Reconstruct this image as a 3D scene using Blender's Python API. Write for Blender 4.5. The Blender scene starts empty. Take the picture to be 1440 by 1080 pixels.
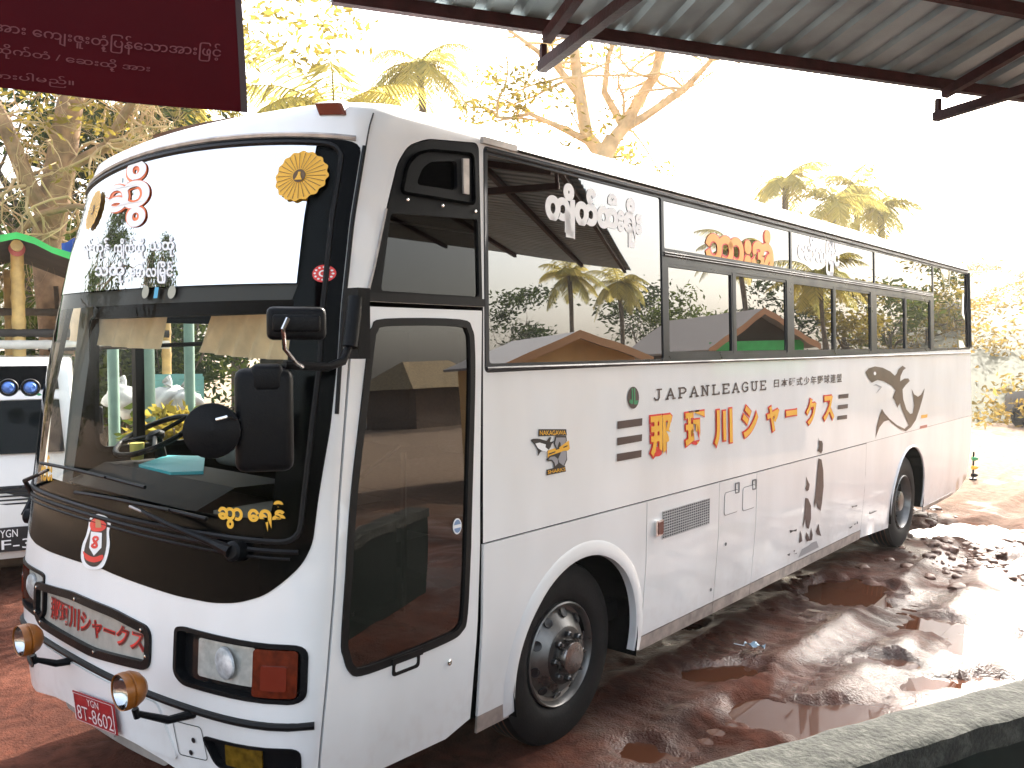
import bpy, bmesh, math, random
import numpy as np
from mathutils import Vector, Matrix
from mathutils.geometry import delaunay_2d_cdt

# ------------------------------------------------------------------ camera, sky, sun
SC = bpy.context.scene
COL = SC.collection
CAM = (-1.7637, -2.8044, 2.2961)
YAW, PIT, ROL, FOC = math.radians(40.107), math.radians(-2.773), math.radians(.161), 1218.5
def _basis():
    f = np.array([math.cos(PIT)*math.cos(YAW), math.cos(PIT)*math.sin(YAW), math.sin(PIT)])
    r = np.cross(f, [0, 0, 1.]); r /= np.linalg.norm(r); u = np.cross(r, f)
    c, s = math.cos(ROL), math.sin(ROL)
    return c*r+s*u, -s*r+c*u, f
BR, BU, BF = _basis(); CO = np.array(CAM)
cd = bpy.data.cameras.new('camera'); cam = bpy.data.objects.new('camera', cd); COL.objects.link(cam)
cd.sensor_fit = 'HORIZONTAL'; cd.sensor_width = 36; cd.lens = 36*FOC/1440
cd.clip_start = .05; cd.clip_end = 3000
mw = Matrix.Identity(4)
for i in range(3):
    mw[i][0], mw[i][1], mw[i][2], mw[i][3] = BR[i], BU[i], -BF[i], CAM[i]
cam.matrix_world = mw
SC.camera = cam
SUN = Vector((.82, .22, .60)).normalized()
SC.world = bpy.data.worlds.new('World'); SC.world.use_nodes = True
wn = SC.world.node_tree; bg = wn.nodes['Background']
sky = wn.nodes.new('ShaderNodeTexSky'); sky.sky_type = 'NISHITA'; sky.sun_disc = False
sky.sun_elevation = math.asin(SUN.z); sky.sun_rotation = math.atan2(SUN.x, SUN.y)
sky.dust_density = 6; sky.air_density = 1.2; sky.ozone_density = 1
hs = wn.nodes.new('ShaderNodeHueSaturation'); hs.inputs['Saturation'].default_value = .58
wn.links.new(sky.outputs[0], hs.inputs['Color']); wn.links.new(hs.outputs[0], bg.inputs[0])
bg.inputs[1].default_value = .15
sl = bpy.data.lights.new('sun', 'SUN'); sl.energy = 2.9; sl.angle = math.radians(1.5); sl.color = (1, .95, .86)
so = bpy.data.objects.new('sun', sl); COL.objects.link(so)
so.rotation_euler = (-SUN).to_track_quat('-Z', 'Y').to_euler(); so.location = (20, 10, 40)
SC.view_settings.view_transform = 'Standard'; SC.view_settings.look = 'None'
SC.view_settings.exposure = 2.3; SC.view_settings.gamma = 1
SC.cycles.max_bounces = 10; SC.cycles.transparent_max_bounces = 16
SC.cycles.use_denoising = True

# ------------------------------------------------------------------ survey of the photograph: a sight line to a place in the yard
def ray(px, py): return BF+BR*((px-720)/FOC)+BU*((540-py)/FOC)
def toz(px, py, z): d = ray(px, py); return CO+d*((z-CO[2])/d[2])
def tox(px, py, x): d = ray(px, py); return CO+d*((x-CO[0])/d[0])
def toy(px, py, y): d = ray(px, py); return CO+d*((y-CO[1])/d[1])
def tod(px, py, k): return CO+ray(px, py)*k
def interp(v, a, b): return float(np.interp(v, a, b))
def tum(z): return interp(z, [.25, .55, .9, 1.31, 2.16, 3.24, 3.30], [.055, .03, .004, 0, .0295, .065, .068])
def rake(z): return interp(z, [.3, .72, 1.05, 1.46, 2.0, 2.44, 2.8, 3.2, 3.4], [.06, .03, .045, .10, .155, .205, .265, .36, .44])
WID = 2.52; HW = WID/2
def bow(y, z):
    t = max(-1, min(1, (y-HW)/HW)); a = abs(t)
    k = .19
    if t > 0: k = .19-.10*interp(z, [2.0, 3.0], [1, 0])
    return k*a*a+.11*a**10+(.32-.30)*a**36
def corner_x(z): return rake(z)+bow(0, z)
def front(y, z, off=0):
    e = tum(z); yy = HW+(y-HW)*(HW-e)/HW
    x = rake(z)+bow(y, z)
    if off:
        h = .004
        a, b, c, d = front(y-h, z), front(y+h, z), front(y, z-h), front(y, z+h)
        n = np.cross(np.subtract(b, a), np.subtract(d, c)); n /= np.linalg.norm(n)+1e-12
        if n[0] > 0: n = -n
        return (x+n[0]*off, yy+n[1]*off, z+n[2]*off)
    return (x, yy, z)
def side(x, z, off=0): return (x, tum(z)-off, z)
def farside(x, z, off=0): return (x, WID-tum(z)+off, z)
def FU(px, py):
    d = ray(px, py)
    def g(t):
        P = CO+d*t; e = tum(P[2]); y = HW+(P[1]-HW)*HW/(HW-e)
        return P[0]-(rake(P[2])+bow(min(max(y, 0), WID), P[2])), y, P[2]
    ts = np.linspace(1.5, 8, 400); prev = g(ts[0]); last = None
    for a, b in zip(ts[:-1], ts[1:]):
        cur = g(b)
        if prev[0] < 0 <= cur[0] and -.3 < cur[1] < 2.9:
            for _ in range(30):
                m = (a+b)/2
                if g(m)[0] < 0: a = m
                else: b = m
            v = g(a)
            return (min(max(v[1], .002), WID-.002), v[2])
        prev = cur
    return (WID-.03, tod(px, py, 5.8)[2])
def SU(px, py):
    y = 0
    for _ in range(5): P = toy(px, py, y); y = tum(P[2])
    return (float(P[0]), float(P[2]))
def FUL(L): return [FU(*q) for q in L]
def SUL(L): return [SU(*q) for q in L]

# ------------------------------------------------------------------ materials
MATS = {}
def nodes(name):
    m = bpy.data.materials.new(name); m.use_nodes = True
    nt = m.node_tree; return m, nt, nt.nodes['Principled BSDF']
def mat(name, col, rough=.5, metal=0, var=0, scale=8, bump=0, bscale=60, coat=0, spec=.5, rvar=0, detail=6, emit=0):
    if name in MATS: return MATS[name]
    m, nt, b = nodes(name)
    b.inputs['Base Color'].default_value = (*col, 1); b.inputs['Roughness'].default_value = rough
    b.inputs['Metallic'].default_value = metal; b.inputs['Coat Weight'].default_value = coat
    b.inputs['Coat Roughness'].default_value = .05
    b.inputs['Specular IOR Level'].default_value = spec
    if emit:
        b.inputs['Emission Color'].default_value = (*col, 1); b.inputs['Emission Strength'].default_value = emit
    if var or bump or rvar:
        tc = nt.nodes.new('ShaderNodeTexCoord')
        n = nt.nodes.new('ShaderNodeTexNoise'); n.inputs['Scale'].default_value = scale; n.inputs['Detail'].default_value = detail
        nt.links.new(tc.outputs['Object'], n.inputs['Vector'])
        if var:
            r = nt.nodes.new('ShaderNodeValToRGB')
            r.color_ramp.elements[0].position = .3; r.color_ramp.elements[1].position = .72
            r.color_ramp.elements[0].color = (*[c*(1-var) for c in col], 1)
            r.color_ramp.elements[1].color = (*[min(1, c*(1+var)) for c in col], 1)
            nt.links.new(n.outputs['Fac'], r.inputs[0]); nt.links.new(r.outputs[0], b.inputs['Base Color'])
        if rvar:
            mr = nt.nodes.new('ShaderNodeMapRange')
            mr.inputs['To Min'].default_value = max(0, rough-rvar); mr.inputs['To Max'].default_value = min(1, rough+rvar)
            mr.inputs['From Min'].default_value = .3; mr.inputs['From Max'].default_value = .7
            nt.links.new(n.outputs['Fac'], mr.inputs['Value']); nt.links.new(mr.outputs[0], b.inputs['Roughness'])
        if bump:
            n2 = nt.nodes.new('ShaderNodeTexNoise'); n2.inputs['Scale'].default_value = bscale; n2.inputs['Detail'].default_value = 5
            nt.links.new(tc.outputs['Object'], n2.inputs['Vector'])
            bm = nt.nodes.new('ShaderNodeBump'); bm.inputs['Strength'].default_value = bump; bm.inputs['Distance'].default_value = .02
            nt.links.new(n2.outputs['Fac'], bm.inputs['Height']); nt.links.new(bm.outputs[0], b.inputs['Normal'])
    MATS[name] = m; return m
def glass(name, tint, ior=1.5, rough=0.0, wav=0, gcol=(1, 1, 1)):
    """thin pane: tinted see-through plus mirror reflection by Fresnel"""
    if name in MATS: return MATS[name]
    m = bpy.data.materials.new(name); m.use_nodes = True; nt = m.node_tree; nt.nodes.clear()
    o = nt.nodes.new('ShaderNodeOutputMaterial'); mx = nt.nodes.new('ShaderNodeMixShader')
    t = nt.nodes.new('ShaderNodeBsdfTransparent'); t.inputs[0].default_value = (*tint, 1)
    g = nt.nodes.new('ShaderNodeBsdfGlossy'); g.inputs['Roughness'].default_value = rough; g.inputs['Color'].default_value = (*gcol, 1)
    f = nt.nodes.new('ShaderNodeFresnel'); f.inputs['IOR'].default_value = ior
    nt.links.new(f.outputs[0], mx.inputs[0]); nt.links.new(t.outputs[0], mx.inputs[1]); nt.links.new(g.outputs[0], mx.inputs[2])
    nt.links.new(mx.outputs[0], o.inputs[0])
    if wav:
        tc = nt.nodes.new('ShaderNodeTexCoord'); n = nt.nodes.new('ShaderNodeTexNoise'); n.inputs['Scale'].default_value = 1.3; n.inputs['Detail'].default_value = 1
        nt.links.new(tc.outputs['Object'], n.inputs['Vector'])
        bm = nt.nodes.new('ShaderNodeBump'); bm.inputs['Strength'].default_value = wav; bm.inputs['Distance'].default_value = .05
        nt.links.new(n.outputs['Fac'], bm.inputs['Height']); nt.links.new(bm.outputs[0], g.inputs['Normal'])
    MATS[name] = m; return m
def leafmat(name, col, var=.35, trans=.45):
    if name in MATS: return MATS[name]
    m = bpy.data.materials.new(name); m.use_nodes = True; nt = m.node_tree; nt.nodes.clear()
    o = nt.nodes.new('ShaderNodeOutputMaterial'); mx = nt.nodes.new('ShaderNodeMixShader'); mx.inputs[0].default_value = trans
    d = nt.nodes.new('ShaderNodeBsdfDiffuse'); t = nt.nodes.new('ShaderNodeBsdfTranslucent')
    at = nt.nodes.new('ShaderNodeAttribute'); at.attribute_name = 'tone'
    r = nt.nodes.new('ShaderNodeValToRGB')
    r.color_ramp.elements[0].color = (*[c*(1-var) for c in col], 1)
    r.color_ramp.elements[1].color = (col[0]*(1+var)*1.25, col[1]*(1+var), col[2]*(1+var)*.8, 1)
    nt.links.new(at.outputs['Fac'], r.inputs[0])
    for s in (d, t): nt.links.new(r.outputs[0], s.inputs[0])
    nt.links.new(d.outputs[0], mx.inputs[1]); nt.links.new(t.outputs[0], mx.inputs[2]); nt.links.new(mx.outputs[0], o.inputs[0])
    MATS[name] = m; return m

# ------------------------------------------------------------------ mesh building
def rootloc(o):
    while o.parent is not None: o = o.parent
    return Vector(o.location)
class MB:
    def __init__(s): s.v = []; s.f = []; s.mi = []; s.m = 0; s.tone = []
    def add(s, vs, fs):
        k = len(s.v); s.v.extend([tuple(map(float, p)) for p in vs]); s.f.extend([tuple(i+k for i in f) for f in fs]); s.mi.extend([s.m]*len(fs)); return s
    def quad(s, a, b, c, d): return s.add([a, b, c, d], [(0, 1, 2, 3)])
    def box(s, c, size, ax=None, bev=0):
        """box, optionally on axes ax=(ex,ey,ez), with chamfered edges"""
        c = np.array(c, float); h = np.array(size, float)/2
        ax = np.eye(3) if ax is None else np.array(ax, float)
        if not bev:
            P = [c+ax.T@(h*np.array(q)) for q in [(-1,-1,-1),(1,-1,-1),(1,1,-1),(-1,1,-1),(-1,-1,1),(1,-1,1),(1,1,1),(-1,1,1)]]
            return s.add(P, [(3,2,1,0),(4,5,6,7),(0,1,5,4),(1,2,6,5),(2,3,7,6),(3,0,4,7)])
        bm = bmesh.new(); bmesh.ops.create_cube(bm, size=1)
        for v in bm.verts: v.co = Vector((v.co.x*2*h[0], v.co.y*2*h[1], v.co.z*2*h[2]))
        bmesh.ops.bevel(bm, geom=bm.edges[:], offset=bev, segments=3, affect='EDGES', profile=.5)
        bm.verts.index_update()
        P = [c+ax.T@np.array(v.co) for v in bm.verts]; F = [[v.index for v in f.verts] for f in bm.faces]; bm.free()
        return s.add(P, F)
    def tube(s, pts, rad, n=8, cap=True):
        pts = [np.array(p, float) for p in pts]
        if not hasattr(rad, '__len__'): rad = [rad]*len(pts)
        V = []; up = np.array([.13, .21, 1.])
        d0 = pts[1]-pts[0]; a = np.cross(d0, up); 
        if np.linalg.norm(a) < 1e-6: a = np.cross(d0, [1, 0, 0])
        a /= np.linalg.norm(a)
        for i, p in enumerate(pts):
            d = pts[min(i+1, len(pts)-1)]-pts[max(i-1, 0)]; d = d/(np.linalg.norm(d)+1e-9)
            a = a-d*(a@d); a /= np.linalg.norm(a)+1e-9; b = np.cross(d, a)
            for k in range(n):
                t = 2*math.pi*k/n; V.append(p+rad[i]*(math.cos(t)*a+math.sin(t)*b))
        F = []
        for i in range(len(pts)-1):
            for k in range(n):
                k2 = (k+1) % n; F.append((i*n+k, i*n+k2, (i+1)*n+k2, (i+1)*n+k))
        if cap:
            F.append(tuple(range(n))[::-1]); F.append(tuple((len(pts)-1)*n+k for k in range(n)))
        return s.add(V, F)
    def lathe(s, o, axis, prof, n=32, k=1):
        """prof: list of (along, radius)"""
        prof = [(h*k, r*k) for h, r in prof]; o = np.array(o, float); w = np.array(axis, float); w /= np.linalg.norm(w)
        a = np.cross(w, [0, 0, 1.]) if abs(w[2]) < .9 else np.cross(w, [1., 0, 0]); a /= np.linalg.norm(a); b = np.cross(w, a)
        V = [o+w*h+r*(math.cos(2*math.pi*k/n)*a+math.sin(2*math.pi*k/n)*b) for h, r in prof for k in range(n)]
        F = [(i*n+k, i*n+(k+1) % n, (i+1)*n+(k+1) % n, (i+1)*n+k) for i in range(len(prof)-1) for k in range(n)]
        return s.add(V, F)
    def sheet(s, mp, outer, holes=(), step=.1, off=0, thick=0):
        V, F, B = tri(outer, holes, step)
        k = len(V)
        P = [mp(a, b, off) for a, b in V]
        if thick:
            P += [mp(a, b, off-thick) for a, b in V]
            F = F+[tuple(i+k for i in f[::-1]) for f in F]+[(a, b, b+k, a+k) for a, b in B]
        return s.add(P, F)
    def build(s, name, m, parent=None, smooth=True, angle=35, weld=0):
        me = bpy.data.meshes.new(name)
        L = rootloc(parent) if parent is not None else Vector((0, 0, 0))
        me.from_pydata([(x-L.x, y-L.y, z-L.z) for x, y, z in s.v], [], s.f)
        for q in (m if isinstance(m, (list, tuple)) else [m]): me.materials.append(q)
        if any(s.mi): me.polygons.foreach_set('material_index', s.mi)
        if s.tone:
            at = me.attributes.new('tone', 'FLOAT', 'FACE'); at.data.foreach_set('value', s.tone)
        me.update()
        if smooth:
            bm = bmesh.new(); bm.from_mesh(me); bmesh.ops.remove_doubles(bm, verts=bm.verts, dist=weld) if weld else None; bmesh.ops.recalc_face_normals(bm, faces=bm.faces) if smooth != 'raw' else None
            lim = math.radians(angle)
            for f in bm.faces: f.smooth = True
            for e in bm.edges:
                if len(e.link_faces) == 2 and e.calc_face_angle(0) > lim: e.smooth = False
            bm.to_mesh(me); bm.free()
        o = bpy.data.objects.new(name, me); COL.objects.link(o)
        if parent is not None: o.parent = parent
        return o
def inside(p, poly):
    x, y = p; c = False; n = len(poly); j = n-1
    for i in range(n):
        xi, yi = poly[i]; xj, yj = poly[j]
        if (yi > y) != (yj > y) and x < (xj-xi)*(y-yi)/(yj-yi)+xi: c = not c
        j = i
    return c
def dens(poly, step):
    o = []
    for i, p in enumerate(poly):
        q = poly[(i+1) % len(poly)]; d = math.hypot(q[0]-p[0], q[1]-p[1]); n = max(1, int(math.ceil(d/step)))
        o += [(p[0]+(q[0]-p[0])*k/n, p[1]+(q[1]-p[1])*k/n) for k in range(n)]
    return o
def tri(outer, holes, step):
    loops = [dens(outer, step)]+[dens(h, step) for h in holes]
    V = []; E = []
    for L in loops:
        k = len(V); V += L; E += [(k+i, k+(i+1) % len(L)) for i in range(len(L))]
    xs = [p[0] for p in loops[0]]; ys = [p[1] for p in loops[0]]
    if step < 1e3:
        nx = int((max(xs)-min(xs))/step); ny = int((max(ys)-min(ys))/step)
        bnd = np.array(V)
        for i in range(1, nx+1):
            for j in range(1, ny+1):
                q = (min(xs)+(i-.5+.25*(j % 2))*step, min(ys)+(j-.5)*step)
                if inside(q, loops[0]) and not any(inside(q, h) for h in loops[1:]) and np.min(np.hypot(bnd[:, 0]-q[0], bnd[:, 1]-q[1])) > step*.4: V.append(q)
    r = delaunay_2d_cdt([Vector(p) for p in V], E, [], 0, 1e-6)
    RV = [tuple(p) for p in r[0]]; F = []
    for f in r[2]:
        c = (sum(RV[i][0] for i in f)/len(f), sum(RV[i][1] for i in f)/len(f))
        if inside(c, loops[0]) and not any(inside(c, h) for h in loops[1:]): F.append(tuple(f))
    cnt = {}
    for f in F:
        for i in range(len(f)):
            a, b = f[i], f[(i+1) % len(f)]; k = (min(a, b), max(a, b)); cnt[k] = None if k in cnt else (a, b)
    return RV, F, [e for e in cnt.values() if e]
def rrect(x0, y0, x1, y1, r, n=5):
    o = []
    for cx, cy, a in ((x1-r, y1-r, 0), (x0+r, y1-r, 90), (x0+r, y0+r, 180), (x1-r, y0+r, 270)):
        o += [(cx+r*math.cos(math.radians(a+90*k/n)), cy+r*math.sin(math.radians(a+90*k/n))) for k in range(n+1)]
    return o
def fillet(poly, r, n=5):
    o = []; N = len(poly)
    for i in range(N):
        p = np.array(poly[i]); a = np.array(poly[i-1])-p; b = np.array(poly[(i+1) % N])-p
        la, lb = np.linalg.norm(a), np.linalg.norm(b); rr = min(r, la*.45, lb*.45)
        A = p+a/la*rr; B = p+b/lb*rr
        for k in range(n+1):
            t = k/n; o.append(tuple((1-t)**2*A+2*t*(1-t)*p+t*t*B))
    return o
def ell(cx, cy, rx, ry, n=28): return [(cx+rx*math.cos(2*math.pi*k/n), cy+ry*math.sin(2*math.pi*k/n)) for k in range(n)]
def smoothpoly(P, n=4):
    """closed Catmull-Rom through traced points"""
    o = []; N = len(P)
    for i in range(N):
        p0, p1, p2, p3 = [np.array(P[(i+k) % N], float) for k in (-1, 0, 1, 2)]
        for k in range(n):
            t = k/n; o.append(tuple(.5*((2*p1)+(p2-p0)*t+(2*p0-5*p1+4*p2-p3)*t*t+(-p0+3*p1-3*p2+p3)*t**3)))
    return o

# ------------------------------------------------------------------ scene objects
def thing(name, label, cat, loc=(0, 0, 0), group=None):
    o = bpy.data.objects.new(name, None); COL.objects.link(o); o.location = tuple(map(float, loc)); o.empty_display_size = .2
    o['label'] = label; o['category'] = cat
    if group: o['group'] = group
    return o
def tag(o, label, cat, group=None):
    o['label'] = label; o['category'] = cat
    if group: o['group'] = group
    return o
def struct(o, kind='structure'): o['kind'] = kind; return o
def dup(root, loc, rz=0, sc=1, label=None):
    r = root.copy(); COL.objects.link(r); r.location = loc; r.rotation_euler = (0, 0, rz); r.scale = (sc, sc, sc)
    if label: r['label'] = label
    for ch in list(root.children):
        c = ch.copy(); COL.objects.link(c); c.parent = r
        for g in list(ch.children):
            d = g.copy(); COL.objects.link(d); d.parent = c
    return r
def textmesh(body, bold=0, sp=1.0):
    c = bpy.data.curves.new('lettering', 'FONT'); c.body = body; c.size = 1; c.offset = bold; c.resolution_u = 3; c.space_character = sp
    o = bpy.data.objects.new('lettering', c); COL.objects.link(o)
    bpy.context.view_layer.update()
    me = bpy.data.meshes.new_from_object(o.evaluated_get(bpy.context.evaluated_depsgraph_get()))
    V = [(v.co.x, v.co.y) for v in me.vertices]; F = [tuple(p.vertices) for p in me.polygons]
    bpy.data.objects.remove(o); bpy.data.curves.remove(c); bpy.data.meshes.remove(me)
    return V, F
def lettering(mb, body, mp, quad, off, bold=0, sp=1.0, grow=0):
    """writes body into the quad TL,TR,BR,BL given in surface coordinates"""
    V, F = textmesh(body, bold, sp)
    V0 = V if not grow else textmesh(body, 0, sp)[0]
    xs = [p[0] for p in V0]; ys = [p[1] for p in V0]; x0, x1, y0, y1 = min(xs), max(xs), min(ys), max(ys)
    TL, TR, BR_, BL = [np.array(q, float) for q in quad]
    P = []
    for x, y in V:
        u = (x-x0)/(x1-x0); v = (y-y0)/(y1-y0)
        q = (BL*(1-u)+BR_*u)*(1-v)+(TL*(1-u)+TR*u)*v; P.append(mp(q[0], q[1], off))
    mb.add(P, F); return mb
def plane_map(o, ex, ey):
    o = np.array(o, float); ex = np.array(ex, float); ey = np.array(ey, float); n = np.cross(ex, ey); n /= np.linalg.norm(n)
    return lambda a, b, off=0: tuple(o+ex*a+ey*b+n*off)
# ------------------------------------------------------------------ materials of the coach
def paint_mat():
    m, nt, b = nodes('white_paint')
    b.inputs['Coat Weight'].default_value = .6; b.inputs['Coat Roughness'].default_value = .04
    tc = nt.nodes.new('ShaderNodeTexCoord'); n = nt.nodes.new('ShaderNodeTexNoise'); n.inputs['Scale'].default_value = 2.2; n.inputs['Detail'].default_value = 8
    mp = nt.nodes.new('ShaderNodeMapping'); mp.inputs['Scale'].default_value = (1, 1, .35)
    nt.links.new(tc.outputs['Object'], mp.inputs[0]); nt.links.new(mp.outputs[0], n.inputs['Vector'])
    r = nt.nodes.new('ShaderNodeValToRGB'); r.color_ramp.elements[0].position = .35; r.color_ramp.elements[1].position = .7
    r.color_ramp.elements[0].color = (.79, .80, .80, 1); r.color_ramp.elements[1].color = (.70, .70, .69, 1)
    nt.links.new(n.outputs['Fac'], r.inputs[0])
    # splashed red mud on the lowest hand's breadth
    sp = nt.nodes.new('ShaderNodeSeparateXYZ'); nt.links.new(tc.outputs['Object'], sp.inputs[0])
    n2 = nt.nodes.new('ShaderNodeTexNoise'); n2.inputs['Scale'].default_value = 14; n2.inputs['Detail'].default_value = 8
    nt.links.new(tc.outputs['Object'], n2.inputs['Vector'])
    mr = nt.nodes.new('ShaderNodeMapRange'); mr.inputs['From Min'].default_value = .75; mr.inputs['From Max'].default_value = .35
    nt.links.new(sp.outputs['Z'], mr.inputs['Value'])
    mu = nt.nodes.new('ShaderNodeMath'); mu.operation = 'MULTIPLY'; nt.links.new(mr.outputs[0], mu.inputs[0])
    pw = nt.nodes.new('ShaderNodeMapRange'); pw.inputs['From Min'].default_value = .45; pw.inputs['From Max'].default_value = .75; pw.inputs['To Max'].default_value = .22
    nt.links.new(n2.outputs['Fac'], pw.inputs['Value']); nt.links.new(pw.outputs[0], mu.inputs[1])
    mx = nt.nodes.new('ShaderNodeMixRGB'); mx.inputs[2].default_value = (.30, .17, .10, 1)
    nt.links.new(mu.outputs[0], mx.inputs[0]); nt.links.new(r.outputs[0], mx.inputs[1]); nt.links.new(mx.outputs[0], b.inputs['Base Color'])
    mr2 = nt.nodes.new('ShaderNodeMapRange'); mr2.inputs['To Min'].default_value = .22; mr2.inputs['To Max'].default_value = .42
    nt.links.new(n.outputs['Fac'], mr2.inputs['Value']); nt.links.new(mr2.outputs[0], b.inputs['Roughness'])
    return m
WHITE = paint_mat()
BLK = mat('black_gloss_paint', (.0012, .0014, .0016), .09, spec=.045)
RUB = mat('black_rubber', (.005, .005, .0055), .5, bump=.05, bscale=90, spec=.22)
FRM = mat('dark_window_frame', (.016, .019, .025), .35, rvar=.1, scale=4, spec=.35)
DRK = mat('dark_lining', (.003, .003, .003), .9, spec=.05)
LIN = mat('cabin_lining', (.010, .008, .007), .8, spec=.1, var=.3, scale=6)
CHR = mat('chrome', (.75, .75, .74), .12, 1, rvar=.06, scale=9)
STL = mat('dirty_steel_trim', (.42, .38, .35), .45, .6, var=.3, scale=12)
PLB = mat('black_plastic', (.0045, .005, .006), .38, bump=.12, bscale=160, rvar=.08, scale=5, spec=.13)
GWS = glass('windscreen_glass', (.90, .94, .91), 1.12)
GSD = glass('tinted_side_glass', (.010, .010, .009), 3.0, wav=.03)
GDR = glass('door_glass', (.04, .04, .038), 1.8, wav=.015)
GQT = glass('quarter_glass', (.10, .10, .09), 1.5, wav=.015)
FILM = glass('mirror_film', (.006, .006, .006), 13)
CLR = glass('clear_lens', (.90, .92, .93), 1.18)
YEL = mat('sticker_yellow', (.75, .40, .02), .45)
WHS = mat('sticker_white', (.82, .82, .82), .45)
ORG = mat('sticker_orange', (.85, .16, .02), .45)
BRN = mat('decal_brown', (.055, .03, .028), .4, var=.2, scale=5)
GRY = mat('decal_grey', (.30, .30, .31), .4)
DBK = mat('decal_black', (.012, .012, .014), .4)
KYE = mat('decal_yellow', (.82, .42, .03), .4)
KRD = mat('decal_red', (.70, .03, .025), .4)
GRN = mat('decal_green', (.02, .24, .09), .4)
AMB = mat('amber_lens', (.10, .013, .004), .15, coat=.3, var=.35, scale=30)
REDL = mat('red_lens', (.15, .018, .008), .15, coat=.5)

BUS = thing('coach_bus', 'white tour coach with black windscreen mask and a brown shark on its side', 'bus', (0, 0, 0))
XR = 11.36
# ---------------- black mask outline on the front (y, z)
half = FUL([(490, 430), (478, 520), (465, 600), (448, 700), (440, 765), (425, 795), (400, 818), (372, 838), (335, 848), (300, 848), (250, 838), (200, 822), (160, 807)])
half = [(max(.004, y), z) for y, z in half]
zb = half[-1][1]
def ztop(y): return 3.135+.065*(1-abs((y-HW)/HW)**2)
lowR = [(.004, 2.45)]+half[1:]+[(HW, zb+.006)]
mask = lowR+[(WID-y, z) for y, z in lowR[-2::-1]]
tops = [(y, ztop(y)) for y in np.linspace(WID-.004, .004, 17)]
mask = fillet(mask+[tuple(p) for p in tops], .045, 4)
gl = fillet([(.075, 1.485), (WID-.075, 1.485), (WID-.045, 2.2)]+[(y, ztop(y)-.022) for y in np.linspace(WID-.05, .05, 13)]+[(.045, 2.2)], .07)
# lamps, sign on the front
hlo = FUL([(247, 885), (258, 880), (440, 905), (443, 985), (430, 991), (270, 966), (250, 950)])
hy0, hy1 = .022, max(p[0] for p in hlo); hz0, hz1 = .835, 1.088
HL = fillet([(hy0, hz0+.005), (hy1-.06, hz0+.012), (hy1, hz0+.05), (hy1, hz1-.005), (hy1-.05, hz1+.004), (hy0, hz1-.008)], .05)
mirr = lambda P: [(WID-y, z) for y, z in P]
pn = FUL([(62, 820), (62, 865), (208, 943), (214, 888), (72, 815)])
py0, py1 = .785, 2.03
PN = fillet([(py0, .86), (py0+.5, .815), (py1-.1, .812), (py1, .85), (py1+.005, 1.03), (py1-.5, 1.075), (py0+.3, 1.078), (py0, 1.05)], .06)
FGo = FUL([(281, 1034), (427, 1052)]); fy0, fy1 = .03, .455
FGL = fillet([(fy0, .53), (fy1-.08, .53), (fy1, .655), (fy0, .655)], .04)
def zbot(y): return .40+.10*(1-min(1, abs((y-HW)/.85))**3)
body = MB()
ZC = list(np.linspace(.40, 2.466, 36))+list(np.linspace(2.466, 3.28, 15))[1:]
outer = [(y, zbot(y)) for y in np.linspace(0, WID, 15)]+[(WID, z) for z in ZC[1:]]+[(0, z) for z in ZC[:0:-1]]
body.sheet(front, outer, [mask, HL, mirr(HL), PN, FGL, mirr(FGL)], .07)
# near side
SEAM = [(.381, .41), (.385, .60), (.392, .72), (.405, .9), (.482, 1.656), (.585, 2.445)]
def seam(z): return interp(z, [p[1] for p in SEAM], [p[0] for p in SEAM])
zs_ = ZC[:36]
body.sheet(side, [(corner_x(z), z) for z in zs_]+[(max(corner_x(z)+.003, seam(z)-.007), z) for z in zs_[::-1]], (), .08)
GLZ = fillet([(1.392, 2.145), (11.27, 2.215), (11.2, 3.255), (1.42, 3.255)], .03)
QTR = fillet([(.655, 2.475), (.70, 2.60), (.775, 2.86), (.85, 3.08), (.92, 3.17), (1.04, 3.22), (1.388, 3.262), (1.388, 2.475)], .04)
up = [(1.350, 1.315), (1.392, 2.466), (seam(2.445)+.002, 2.466)]+[(corner_x(z)+.0, z) for z in ZC[35:]]+[(11.24, 3.28), (11.30, 2.2), (XR-.02, 1.315)]
body.sheet(side, up, [GLZ, QTR], .16)
RC = (8.53, .52); FC = (2.215, .50)
def arch(c, r, a0, a1, n=18): return [(c[0]+r*math.cos(math.radians(a0+(a1-a0)*k/n)), c[1]+r*math.sin(math.radians(a0+(a1-a0)*k/n))) for k in range(n+1)]
body.sheet(side, [(6.995, 1.312), (6.995, .36), (RC[0]-.62, .31)]+arch(RC, .62, 190, -12)+[(9.23, .29), (10.6, .31), (10.95, .34), (XR-.03, .46), (XR-.02, 1.312)], (), .16)
# far side, rear, roof
farw = rrect(.60, 1.62, 1.95, 2.44, .06)
fo = [(corner_x(z), z) for z in ZC]+[(11.24, 3.28), (11.30, 2.2), (XR-.02, 1.3), (XR-.03, .46), (9.23, .31)]+arch(RC, .62, -12, 190)+[(RC[0]-.64, .36)]+[(2.82, .40)]+arch(FC, .585, -8, 188)
body.sheet(farside, fo, [farw], .16)
def rear(y, z, off=0):
    t = abs((y-HW)/HW); x = XR+.06-.16*t**8-max(0, z-2.2)*.09-max(0, .9-z)*.05
    return (x+off, HW+(y-HW)*(HW-tum(z)-.004)/HW, z)
body.sheet(rear, [(0, .46), (WID, .46), (WID, 3.28), (0, 3.28)], (), .12)
ROOF = [(0, 3.28), (.03, 3.335), (.085, 3.39), (.17, 3.435), (.30, 3.468), (.55, 3.50), (.9, 3.52), (1.17, 3.525)]
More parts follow.
